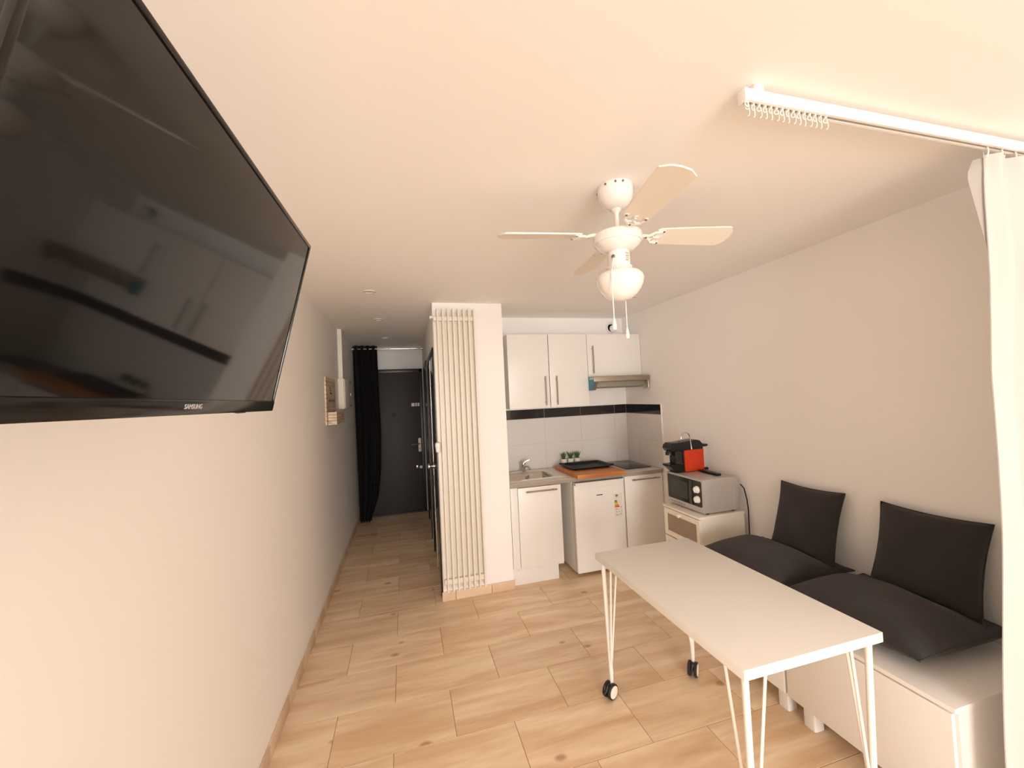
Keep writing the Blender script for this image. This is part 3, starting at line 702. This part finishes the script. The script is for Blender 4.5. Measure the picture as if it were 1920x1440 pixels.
MX0, MX1, MY0, MY1, MZ0, MZ1 = 2.005, 2.315, 2.382, 2.778, .748, .985
t = thing('microwave', (2.16, 2.58, DZ), 'silver microwave oven with two round dials on the chest of drawers', 'microwave')
part('case', box(B(), MX0+.012, MX1, MY0, MY1, MZ0, MZ1, .008, 2), 'silver', t)
bm = B(); prism(bm, rrect(MX0+.06, MX1-.04, MZ0+.03, MZ1-.035, .025, 5), 1, MY0-.004, MY0+.002); part('side_panel', bm, 'silver', t)
fr = part('front', box(B(), MX0, MX0+.014, MY0-.001, MY1+.001, MZ0, MZ1, .005, 2), 'silver', t)
bm = B(); prism(bm, rrect(MY0+.014, MY1-.012, MZ0+.04, MZ1-.014, .012, 5), 0, MX0-.003, MX0+.001); dg = part('door_glass', bm, 'mwglass', t)
bm = B(); prism(bm, rrect(MY0+.155, MY1-.05, MZ0+.065, MZ1-.045, .006, 3), 0, MX0-.0036, MX0-.002); part('viewing_window', bm, 'mwmesh', dg)
bm = B(); box(bm, MX0-.009, MX0-.002, MY0+.105, MY0+.135, MZ0+.045, MZ1-.02, .003); part('door_grip', bm, 'mwmesh', dg)
RY = Matrix.Rotation(math.radians(-90), 4, 'Y')
for z in (MZ0+.162, MZ0+.092):
    bm = B(); lathe(bm, [(.026, 0), (.026, .004), (.022, .006), (.021, .020), (.018, .023), (0, .023)], (MX0-.0028, MY0+.054, z), 22, RY); box(bm, MX0-.030, MX0-.024, MY0+.051, MY0+.057, z-.019, z+.019, .001, 1); part('dial', bm, 'gloss', t)
bm = B()
for k in range(6): box(bm, MX0-.0007, MX0+.0002, MY1-.06-.028*k, MY1-.042-.028*k, MZ0+.014, MZ0+.022)
part('print', bm, 'labelgrey', t, smooth=0)['kind'] = 'stuff'
for x in (MX0+.05, MX1-.04):
    for y in (MY0+.03, MY1-.05):
        bm = B(); cyl(bm, (x, y, DZ+.0004), (x, y, MZ0+.002), .012, 12); part('foot', bm, 'black', t)

t = thing('coffee_machine', (2.15, 2.715, MZ1), 'red and black capsule coffee machine on the microwave', 'coffee machine')
KY0, KY1 = 2.665, 2.765; z0 = MZ1+.0006
bm = B(); box(bm, 2.08, 2.265, KY0+.006, KY1-.006, z0, z0+.175, .006); part('body', bm, 'black', t)
bm = B()
prism(bm, [(1.985, z0+.165), (2.05, z0+.168), (2.27, z0+.160), (2.272, z0+.205), (2.245, z0+.238), (2.21, z0+.246), (2.05, z0+.232), (1.995, z0+.232), (1.972, z0+.215), (1.965, z0+.19)], 1, KY0+.002, KY1-.002)
bmesh.ops.bevel(bm, geom=[e for e in bm.edges], offset=.005, segments=2, profile=.6, affect='EDGES'); part('head', bm, 'black', t)
bm = B(); lathe(bm, [(.028, 0), (.026, .02), (.018, .035), (0, .036)], (1.99, (KY0+KY1)/2, z0+.138), 18); part('nozzle', bm, 'black', t)
for s, y in ((-1, KY0), (1, KY1)):
    bm = B(); ya, yb2 = (y-.001, y+.008) if s < 0 else (y-.008, y+.001)
    box(bm, 2.092, 2.268, ya, yb2, z0+.004, z0+.170, .003)
    rp = part('side_panel', bm, 'red', t)
    bm = B(); yo = (y-.0050, y) if s < 0 else (y, y+.0050)
    for a_ in ((2.092, 2.099, z0+.004, z0+.170), (2.261, 2.268, z0+.004, z0+.170), (2.092, 2.268, z0+.004, z0+.012), (2.092, 2.268, z0+.163, z0+.170)): box(bm, a_[0], a_[1], yo[0], yo[1], a_[2], a_[3], .0015, 1)
    part('panel_frame', bm, 'red', rp)
    for k in range(10):
        bm = B(); zz_ = z0+.018+.0150*k; box(bm, 2.100, 2.260, y-.004 if s < 0 else y, y if s < 0 else y+.004, zz_, zz_+.0095, .0015, 2); part('rib', bm, 'red', rp)
bm = B()
for k in range(9): box(bm, 2.020, 2.082, KY0+.012, KY1-.012, z0+.055+.012*k, z0+.0635+.012*k, .001, 1)
box(bm, 2.024, 2.082, KY0+.014, KY1-.014, z0+.03, z0+.165); part('capsule_bin', bm, 'rubber', t)
bm = B(); prism(bm, [(2.09, z0), (2.02, z0), (1.985, z0+.035), (1.955, z0+.058), (1.955, z0+.068), (2.03, z0+.070), (2.09, z0+.05)], 1, KY0+.004, KY1-.004); bmesh.ops.bevel(bm, geom=[e for e in bm.edges], offset=.004, segments=2, affect='EDGES'); part('drip_tray', bm, 'black', t)
bm = B(); box(bm, 2.268, 2.316, KY0+.008, KY1-.008, z0+.02, z0+.185, .006); part('water_tank', bm, 'tank', t)
bm = B(); box(bm, 2.255, 2.325, KY0+.010, KY1-.010, z0+.186, z0+.204, .006); part('tank_lid', bm, 'black', t)
bm = B(); box(bm, 2.262, 2.318, KY0+.008, KY1-.008, z0, z0+.018, .004); part('tank_base', bm, 'black', t)
lv = []
for k in range(13):
    a = math.pi*k/12; lv.append((2.108+.041*math.cos(a), KY0-.004, z0+.262+.048*math.sin(a)))
bm = B(); tube(bm, [(2.157, KY0-.004, z0+.175), (2.154, KY0-.004, z0+.205), (2.151, KY0-.004, z0+.235)]+lv, [.007, .0045, .004]+[.004]*13, 8); part('lever', bm, 'chrome', t)
bm = B(); cyl(bm, (2.068, KY0+.02, z0+.228), (2.068, KY0+.02, z0+.246), .003, 8); part('button', bm, 'black', t)

bm = B(); box(bm, -.021, .021, -.098, .098, 0, .017, .006, 3)
xf(bm, Matrix.Translation((2.213, 2.545, MZ1+.0008)) @ Matrix.Rotation(math.radians(-3), 4, 'Z'))
t = thing('remote_control', (2.213, 2.545, MZ1+.0006), 'black remote control lying on the microwave', 'remote')
part('shell', bm, 'black', t)
bm = B()
for i in range(3):
    for j in range(7): cyl(bm, (2.203+.010*i, 2.485+.018*j, MZ1+.0175), (2.203+.010*i, 2.485+.018*j, MZ1+.0190), .003, 8)
part('keys', bm, 'rubber', t)['kind'] = 'stuff'
bm = B(); tube(bm, [(2.318, 2.37, .93), (2.338, 2.360, .90), (2.350, 2.352, .82), (2.352, 2.347, .74), (2.349, 2.346, .66), (2.346, 2.345, .58), (2.350, 2.34, .45), (2.352, 2.33, .20), (2.352, 2.32, .02)], .0042, 8)
solo('power_cable', bm, 'black', (2.352, 2.32, .015), 'black power cable hanging behind the microwave', 'cable')

# ------------------------------------------------------------------ bench units
def bench(y0, y1, label):
    x0, x1, zt = 1.752, 2.352, .515
    t = thing('storage_bench', ((x0+x1)/2, (y0+y1)/2, 0), label, 'bench', 'white storage bench units')
    bm = B(); box(bm, x0+.019, x1, y0, y0+.016, .120, zt-.018, .001, 1); box(bm, x0+.019, x1, y1-.016, y1, .120, zt-.018, .001, 1); box(bm, x0+.021, x1, y0+.015, y1-.015, .1205, .138); box(bm, x1-.01, x1, y0+.015, y1-.015, .13, zt-.018)
    part('body', bm, 'white', t, smooth=0)
    part('lid', box(B(), x0, x1, y0-.0005, y1+.0005, zt-.018, zt, .0015), 'white', t)
    part('front', box(B(), x0, x0+.018, y0+.010, y1-.0015, .118, zt-.024, .0015), 'white', t)
    for x in (x0+.045, x1-.10):
        for y in (y0+.035, y1-.095):
            bm = B(); prism(bm, rrect(x, x+.058, y, y+.058, .008, 3), 2, .0006, .121); part('leg', bm, 'white', t)
bench(.950, 1.586, 'white storage bench half hidden by the white curtain')
bench(1.589, 2.225, 'white storage bench between the other bench and the drawers')

# ------------------------------------------------------------------ cushions
def cushion(w_, d_, th, seed, n=30, pinch=.07, p=2.4, dent=0):
    bm = B(); top = {}; bot = {}
    rnd = Vector((seed*3.1, seed*1.7, 0))
    for i in range(n+1):
        for j in range(n+1):
            u, v = -1+2*i/n, -1+2*j/n
            pu = 1-pinch*(1-u*u)*abs(v)**3; pv = 1-pinch*(1-v*v)*abs(u)**3
            x, y = u*w_/2*pv, v*d_/2*pu
            h = max(0, (1-abs(u)**p)*(1-abs(v)**p))**.5
            if dent:
                q = min(1, max(0, (x-.03)/.16)); h *= 1-dent*q*q*(3-2*q)
            wr = noise.noise(Vector((x*7, y*7, 0))+rnd)*.010*h
            edge = i in (0, n) or j in (0, n)
            wav = .003*noise.noise(Vector((x*30, y*30, seed)))
            a = bm.verts.new((x+(wav if edge else 0), y+(wav if edge else 0), th/2*h+wr)); top[i, j] = a
            bot[i, j] = a if edge else bm.verts.new((x, y, -th/2*max(0, (1-abs(u)**p)*(1-abs(v)**p))**.5*.8))
    for i in range(n):
        for j in range(n):
            bm.faces.new((top[i, j], top[i+1, j], top[i+1, j+1], top[i, j+1]))
            bm.faces.new((bot[i, j], bot[i, j+1], bot[i+1, j+1], bot[i+1, j]))
    return bm
def put_cushion(name, label, w_, d_, th, seed, mtx, pinch=.07, group=None, dent=0):
    bm = cushion(w_, d_, th, seed, pinch=pinch, dent=dent); xf(bm, mtx); loc = mtx.translation.copy()
    loc.z = min(v.co.z for v in bm.verts)
    t = thing(name, loc, label, 'cushion', group)
    cv = part('cover', bm, 'cushion', t, smooth=180)
    pts = []
    n = 30
    for k in range(n+1): pts.append((-1+2*k/n, -1))
    for k in range(1, n+1): pts.append((1, -1+2*k/n))
    for k in range(1, n+1): pts.append((1-2*k/n, 1))
    for k in range(1, n+1): pts.append((-1, 1-2*k/n))
    sm = B(); P3 = []
    for u, v in pts:
        pu = 1-pinch*(1-u*u)*abs(v)**3; pv = 1-pinch*(1-v*v)*abs(u)**3
        P3.append(mtx @ Vector((u*w_/2*pv, v*d_/2*pu, 0)))
    tube(sm, P3, .003, 5); part('seam', sm, 'cushion', t)
    return t
G = 'charcoal cushions on the bench'
RZ = lambda a: Matrix.Rotation(math.radians(a), 4, 'Z')
put_cushion('seat_cushion', 'charcoal seat cushion beside the chest of drawers', .55, .570, .20, 1, Matrix.Translation((2.065, 1.932, .515+.0835)) @ RZ(1.5), .05, G, .5)
put_cushion('seat_cushion', 'charcoal seat cushion in front of the white curtain', .55, .570, .20, 2, Matrix.Translation((2.070, 1.338, .515+.0835)) @ RZ(-1.5), .05, G, .5)
def lean(y, z, ang, x=2.262, rz=0):
    # local x -> along wall (y), local y -> up, local z -> into room
    A = Matrix(((0, 0, -1), (-1, 0, 0), (0, 1, 0))).to_4x4()
    return Matrix.Translation((x, y, z)) @ Matrix.Rotation(math.radians(rz), 4, 'Z') @ Matrix.Rotation(math.radians(ang), 4, 'Y') @ A
put_cushion('back_cushion', 'small charcoal back cushion nearer the microwave, leaning on the wall', .385, .40, .10, 3, lean(1.855, .826, 17, 2.27), .07, G)
put_cushion('back_cushion', 'small charcoal back cushion by the white curtain, leaning on the wall', .405, .40, .10, 4, lean(1.290, .826, 17, 2.27), .07, G)

# ------------------------------------------------------------------ table
TX0, TX1, TY_0, TY_1, TZ = .985, 1.585, 1.04, 2.04, .755
t = thing('table', (1.285, 1.54, 0), 'white rectangular table on wire legs with castors', 'table')
part('tabletop', box(B(), TX0, TX1, TY_0, TY_1, TZ-.034, TZ, .0018), 'tablewhite', t)
def table_leg(cx, cy, sx, sy, az):
    """cx,cy table corner; sx,sy point inwards"""
    zt = TZ-.034
    top = Vector((cx+sx*.030, cy+sy*.030, zt)); foot = Vector((cx+sx*.040, cy+sy*.040, .115))
    bm = B(); cyl(bm, foot, top, .0115, 12); leg = part('leg', bm, 'steelwhite', t)
    for q in ((cx+sx*.115, cy+sy*.030), (cx+sx*.030, cy+sy*.115)):
        bm = B(); e = foot+(Vector((*q, zt))-foot)*.10; tube(bm, [Vector((*q, zt)), e+Vector((0, 0, 0)), foot+Vector((0, 0, .01))], .0052, 8); part('wire', bm, 'steelwhite', leg)
    part('mounting_plate', box(B(), min(cx+sx*.012, cx+sx*.135), max(cx+sx*.012, cx+sx*.135), min(cy+sy*.012, cy+sy*.135), max(cy+sy*.012, cy+sy*.135), zt-.004, zt-.0003, .001, 1), 'steelwhite', leg)
    # castor: stem, two wheels, hood
    d = Vector((math.cos(az), math.sin(az), 0)); ax = Vector((-d.y, d.x, 0)); wc = foot-d*.018; wc.z = .0395
    bm = B(); cyl(bm, (foot.x, foot.y, .055), (foot.x, foot.y, .118), .0095, 12); cyl(bm, (foot.x, foot.y, .095), (foot.x, foot.y, .099), .012, 12); part('castor_stem', bm, 'steelwhite', leg)
    q = Vector((0, 0, 1)).rotation_difference(ax).to_matrix().to_4x4()
    for s in (-1, 1):
        bm = B(); lathe(bm, [(.010, -.008), (.036, -.008), (.039, -.005), (.039, .005), (.034, .008), (.010, .008)], wc+ax*s*.017, 26, q); wh = part('castor_wheel', bm, 'rubber', leg)
        bm = B(); c_ = wc+ax*s*.0252; lathe(bm, [(.031, -.0012), (.031, .0010), (.024, .0022), (0, .0026)] if s > 0 else [(0, -.0026), (.024, -.0022), (.031, -.0010), (.031, .0012)], c_, 26, q); part('hub_cap', bm, 'steelwhite', wh)
    bm = B(); cyl(bm, wc-ax*.012, wc+ax*.012, .012, 10); part('axle', bm, 'rubber', leg)
    bm = B(); e1 = wc-d*.030+Vector((0, 0, .012)); e2 = wc-d*.052+Vector((0, 0, .002)); tube(bm, [wc+Vector((0, 0, .034)), wc-d*.022+Vector((0, 0, .03)), e1, e2], [.006, .007, .007, .003], 6); part('brake_tab', bm, 'rubber', leg)
table_leg(TX0, TY_0, 1, 1, math.radians(60)); table_leg(TX1, TY_0, -1, 1, math.radians(120))
table_leg(TX0, TY_1, 1, -1, math.radians(26)); table_leg(TX1, TY_1, -1, -1, math.radians(42))

# ------------------------------------------------------------------ ceiling fan
FX, FY = .838, 1.385
t = thing('ceiling_fan', (FX, FY, ZC), 'white four-blade ceiling fan with an opal globe lamp and pull cords', 'ceiling fan')
bm = B(); lathe(bm, [(.068, -.0006), (.070, -.004), (.070, -.028), (.064, -.055), (.048, -.078), (.030, -.088), (.016, -.090)], (FX, FY, ZC), 36); part('canopy', bm, 'gloss', t)
for a in (-150, -118, -95, -20, 60, 140):
    c_ = Vector((FX+.069*math.cos(math.radians(a)), FY+.069*math.sin(math.radians(a)), ZC-.011)); bm = B(); o_ = Vector((math.cos(math.radians(a)), math.sin(math.radians(a)), 0)); cyl(bm, c_, c_+o_*.004, .0042, 10); part('canopy_screw', bm, 'screw', t)
bm = B(); lathe(bm, [(.020, -.086), (.021, -.094), (.012, -.104), (.0095, -.108), (.0095, -.168), (.016, -.172), (.016, -.186)], (FX, FY, ZC), 20); part('down_rod', bm, 'gloss', t)
bm = B(); lathe(bm, [(.016, -.180), (.070, -.184), (.091, -.192), (.095, -.199), (.095, -.224), (.092, -.228), (.088, -.228), (.080, -.240), (.058, -.256), (.036, -.262), (.02, -.262)], (FX, FY, ZC), 44); part('motor_housing', bm, 'gloss', t)
bm = B(); cyl(bm, (FX-.016, FY-.012, ZC-.175), (FX-.032, FY-.02, ZC-.175), .004, 8); part('rod_screw', bm, 'screw', t)
PITCHB, ROT0, ZB = math.radians(13), math.radians(-8.5), ZC-.202
def blade_mtx(k): return Matrix.Translation((FX, FY, ZB)) @ Matrix.Rotation(ROT0+k*math.pi/2, 4, 'Z')
for k in range(4):
    Mx = blade_mtx(k)
    pit = Matrix.Translation((0, 0, .004)) @ Matrix.Rotation(-PITCHB, 4, 'X')
    # blade outline, local x outwards
    out = [(.155, -.040), (.17, -.047), (.30, -.055), (.43, -.060), (.452, -.058), (.472, -.030), (.476, .0), (.472, .030), (.452, .058), (.43, .060), (.30, .055), (.17, .047), (.155, .040)]
    bm = B(); prism(bm, out, 2, 0, .0055); xf(bm, Mx @ pit); bl = part('blade', bm, 'blade', t)
    bm = B()
    tube(bm, [(.085, 0, .006), (.110, 0, .004), (.130, .010, -.003), (.145, .030, -.0035), (.172, .036, -.0035)], [.007, .006, .0055, .005, .0045], 8)
    tube(bm, [(.110, 0, .004), (.130, -.010, -.003), (.145, -.030, -.0035), (.172, -.036, -.0035)], [.006, .0055, .005, .0045], 8)
    tube(bm, [(.135, .018, -.003), (.150, 0, -.0035), (.135, -.018, -.003)], .004, 6); cyl(bm, (.150, 0, -.0035), (.172, 0, -.0035), .004, 8)
    for x, y in ((.176, .036), (.176, -.036), (.176, 0)): lathe(bm, [(.009, -.003), (.009, .0), (0, .0)], (x, y, -.001), 12)
    xf(bm, Mx @ pit); part('blade_arm', bm, 'gloss', bl)
    for x, y in ((.176, .036), (.176, -.036), (.118, .0)):
        bm = B(); lathe(bm, [(0, -.0072), (.004, -.006), (.0045, -.003)], (x, y, -.0005), 10); xf(bm, Mx @ pit); part('screw', bm, 'screw', bl)
bm = B(); lathe(bm, [(.030, -.255), (.042, -.262), (.043, -.268), (.043, -.318), (.047, -.320), (.047, -.326), (.044, -.328), (.046, -.331), (.046, -.336), (.03, -.338)], (FX, FY, ZC), 32); lk = part('light_kit', bm, 'gloss', t)
for row in range(2):
    for k in range(30):
        a = 2*math.pi*k/30; c_ = Vector((FX+.0475*math.cos(a), FY+.0475*math.sin(a), ZC-.323-.0085*row)); bm_ = B() if k == 0 else bm
        bm = bm_; box(bm, c_.x-.0016, c_.x+.0016, c_.y-.0016, c_.y+.0016, c_.z-.0016, c_.z+.0016)
    part('beading', bm, 'gloss', lk, smooth=0)['kind'] = 'stuff'
# paper rating label wrapped on the lamp holder
bm = B(); R_ = .0434
vs = [[bm.verts.new((FX+R_*math.cos(a), FY+R_*math.sin(a), z)) for a in [math.radians(-85+6*k) for k in range(8)]] for z in (ZC-.312, ZC-.272)]
for k in range(7): bm.faces.new((vs[0][k], vs[0][k+1], vs[1][k+1], vs[1][k]))
part('rating_label', bm, 'label', lk)
bm = B(); R_ = .0437
for z, h_, a0, a1 in ((ZC-.276, .003, -84, -58), (ZC-.284, .002, -84, -52), (ZC-.288, .002, -84, -62), (ZC-.293, .0015, -84, -56), (ZC-.297, .0015, -84, -60), (ZC-.302, .004, -84, -66)):
    vs = [[bm.verts.new((FX+R_*math.cos(math.radians(a0+(a1-a0)*k/4)), FY+R_*math.sin(math.radians(a0+(a1-a0)*k/4)), zz_)) for k in range(5)] for zz_ in (z-h_, z)]
    for k in range(4): bm.faces.new((vs[0][k], vs[0][k+1], vs[1][k+1], vs[1][k]))
part('label_print', bm, 'labelgrey', lk, smooth=0)['kind'] = 'stuff'
bm = B(); prof = [(.046, -.337), (.066, -.341), (.082, -.349), (.0910, -.361), (.0925, -.374), (.088, -.393), (.077, -.414), (.060, -.434), (.038, -.448), (.016, -.4545), (0, -.4555)]
lathe(bm, prof, (FX, FY, ZC), 44); part('globe', bm, 'globe', t)
def cord(p0, hang, zend):
    bm = B(); p0 = Vector(p0); h_ = Vector(hang)
    pts = [p0, p0+(h_-p0)*.5+Vector((0, 0, -.01)), Vector((h_.x, h_.y, ZC-.36)), Vector((h_.x, h_.y, zend+.045))]
    tube(bm, pts, .0021, 6); c_ = part('pull_cord', bm, 'steelwhite', t)
    bm = B(); lathe(bm, [(.0025, .046), (.005, .040), (.0085, .018), (.0085, .006), (.006, .001), (0, 0)], (h_.x, h_.y, zend), 14); part('cord_knob', bm, 'gloss', c_)
cord((FX-.037, FY-.024, ZC-.288), (FX-.073, FY-.066, ZC-.36), 1.868)
bm = B(); lathe(bm, [(.007, 0), (.007, .004), (.0035, .006), (.0035, .010), (0, .010)], (FX-.0365, FY-.0235, ZC-.287), 12, Vector((0, 0, 1)).rotation_difference(Vector((-.84, -.54, 0))).to_matrix().to_4x4()); part('cord_outlet', bm, 'screw', lk)
cord((FX+.024, FY+.036, ZC-.288), (FX+.073, FY+.085, ZC-.36), 1.858)

# ------------------------------------------------------------------ recessed ceiling spots
SG = 'recessed ceiling spots'
def spot(x, y, label, r=.045, m1='gloss'):
    t = thing('ceiling_spot', (x, y, ZC), label, 'ceiling light', SG)
    bm = B(); lathe(bm, [(r, -.0006), (r, -.003), (r-.004, -.006), (r-.012, -.006), (r-.014, -.001), (r-.016, -.0006)], (x, y, ZC), 28); part('rim', bm, m1, t)
    bm = B(); lathe(bm, [(r-.0145, -.0006), (r-.016, -.003), (0, -.0045)], (x, y, ZC), 24); part('lens', bm, 'label', t)
spot(-.216, 3.03, 'recessed ceiling spot nearest the television, left of the pillar')
spot(-.214, 4.05, 'recessed ceiling spot in the middle of the hall ceiling')
spot(-.204, 5.21, 'recessed ceiling spot nearest the black curtain', .04)
spot(1.935, 3.02, 'recessed ceiling spot behind the fan globe, before the kitchen')

# ------------------------------------------------------------------ curtain rail, gliders, white curtain
RYc = .842
t = thing('curtain_rail', (1.63, RYc, ZC), 'white ceiling curtain rail crossing the room', 'curtain rail')
RX0 = .915
bm = B()
prism(bm, [(RYc-.012, 2.404), (RYc-.005, 2.404), (RYc-.005, 2.407), (RYc-.009, 2.407), (RYc-.009, 2.433), (RYc+.009, 2.433), (RYc+.009, 2.407), (RYc+.005, 2.407), (RYc+.005, 2.404), (RYc+.012, 2.404), (RYc+.012, 2.437), (RYc-.012, 2.437)], 0, RX0, XR-.002)
part('track', bm, 'steelwhite', t, smooth=0)
part('end_stop', box(B(), RX0-.006, RX0, RYc-.013, RYc+.013, 2.402, 2.438, .002), 'steelwhite', t)
for x in (.955, 2.25):
    part('bracket', box(B(), x-.016, x+.016, RYc-.016, RYc+.012, 2.4365, ZC-.0005, .002), 'steelwhite', t)
bm = B(); tube(bm, [(RX0+.004+.006*math.cos(a), RYc-.006, 2.397+.006*math.sin(a)) for a in [2*math.pi*k/12 for k in range(13)]], .0017, 6); part('end_ring', bm, 'steelwhite', t)
# one glider hook, copied
bm = B()
box(bm, -.0035, .0035, -.0042, .0042, 2.400, 2.410, .001, 1)
ring = [(.0062*math.cos(a), 0, 2.394+.0062*math.sin(a)) for a in [math.radians(100+30*k) for k in range(11)]]
tube(bm, ring, .0013, 5)
tube(bm, [(.0062*math.cos(math.radians(40)), 0, 2.394+.004), (.0075, 0, 2.386), (.0080, 0, 2.379), (.006, 0, 2.372), (.001, 0, 2.369)], .0013, 5)
bmesh.ops.translate(bm, vec=(0, 0, -2.410), verts=bm.verts[:])
hook_me = mesh_from(bm, 'curtain_hook', 'steelwhite')
for k in range(15):
    o = bpy.data.objects.new('curtain_hook', hook_me); C.objects.link(o); o.location = (.926+.0200*k, RYc, 2.410); o.rotation_euler.z = .25*math.sin(k*2.1)
    tag(o, 'tiny white glider hook bunched at the free end of the curtain rail', 'curtain hook', 'empty gliders on the curtain rail')
# white curtain: main panel with a turned-back leading edge
def ex(z):
    pts = [(0, 1.80), (.378, 1.805), (.776, 1.825), (1.117, 1.843), (1.35, 1.846), (1.644, 1.852), (1.80, 1.872), (1.95, 1.888), (2.10, 1.893), (2.25, 1.897), (2.396, 1.915)]
    for (a, b), (c, d) in zip(pts, pts[1:]):
        if z <= c: return b+(d-b)*(z-a)/(c-a)
    return pts[-1][1]
t = thing('white_curtain', (2.1, .86, .02), 'white curtain hanging from the ceiling rail before the bench', 'curtain')
zs = [.02+(2.398-.02)*k/44 for k in range(45)]
def sheet():
    bm = B(); g = []
    for z in zs:
        row = []; nx = 96
        f = 1-min(1, max(0, (z-2.0)/.4))
        for i in range(nx+1):
            u = i/nx; x = ex(z)+(2.352-ex(z))*u
            amp = (.012+.016*f)*min(1, .25+u*5)
            y = .842+amp*math.sin(2*math.pi*(3.2*u+.35)+.5*math.sin(1.3*z))+.006*math.sin(9*u+4*z)*f + .010*math.sin(2.0*z+.5)*f*(1-u)
            if z > 2.30: y += .010*math.sin(2*math.pi*7*u)*(z-2.30)/.1
            zz_ = z - (.018*abs(math.sin(math.pi*3.0*u+.4)) if z > 2.39 else .009*abs(math.sin(math.pi*3.0*u+.4)) if z > 2.33 else 0)
            row.append(bm.verts.new((x, y, zz_)))
        g.append(row)
    for a, b in zip(g, g[1:]):
        for i in range(len(a)-1): bm.faces.new((a[i], a[i+1], b[i+1], b[i]))
    bmesh.ops.recalc_face_normals(bm, faces=bm.faces[:]); bmesh.ops.solidify(bm, geom=bm.faces[:], thickness=.0012); return bm
cl = part('cloth', sheet(), 'voile', t, smooth=60)
# leading edge folded back behind the panel near the top
bm = B(); g = []
for k in range(16):
    z = 2.05+(2.372-2.05)*k/15; q = k/15
    xo = ex(z)+.004-(ex(z)+.004-1.872)*min(1, q*1.25) if q < .85 else 1.873+.03*(q-.85)/.15
    row = []
    for i in range(6):
        u = i/5; row.append(bm.verts.new((xo+(ex(z)+.012-xo)*u, .846+.022*min(1, q*1.3)*(1-u)+.003*math.sin(3*u+4*z)*q, z)))
    g.append(row)
for a, b in zip(g, g[1:]):
    for i in range(5): bm.faces.new((a[i], a[i+1], b[i+1], b[i]))
bmesh.ops.solidify(bm, geom=bm.faces[:], thickness=.0012); part('folded_edge', bm, 'voile', t, smooth=60)
# stitched hem along the leading edge
bm = B(); prev = None
for k in range(45):
    z = .03+(2.33-.03)*k/44
    f = 1-min(1, max(0, (z-2.0)/.4)); y = .842+.010*math.sin(2.0*z+.5)*f+(.012+.016*f)*.25*math.sin(2*math.pi*.35+.5*math.sin(1.3*z))+.006*math.sin(4*z)*f-.0014
    c_ = [bm.verts.new((ex(z)+dx_, y+dy_, z)) for dx_, dy_ in ((-.001, 0), (.016, .0), (.016, .002), (-.001, .003))]
    if prev:
        for i in range(4): bm.faces.new((prev[i], prev[(i+1) % 4], c_[(i+1) % 4], c_[i]))
    prev = c_
part('hem', bm, 'voile', t, smooth=60)
for k in range(6):
    x = 1.93+.075*k; bm = B(); tube(bm, [(x, RYc, 2.408), (x+.004, RYc, 2.398), (x+.002, RYc, 2.385), (x-.003, RYc+.002, 2.372)], .0022, 6); part('hook', bm, 'steelwhite', t)
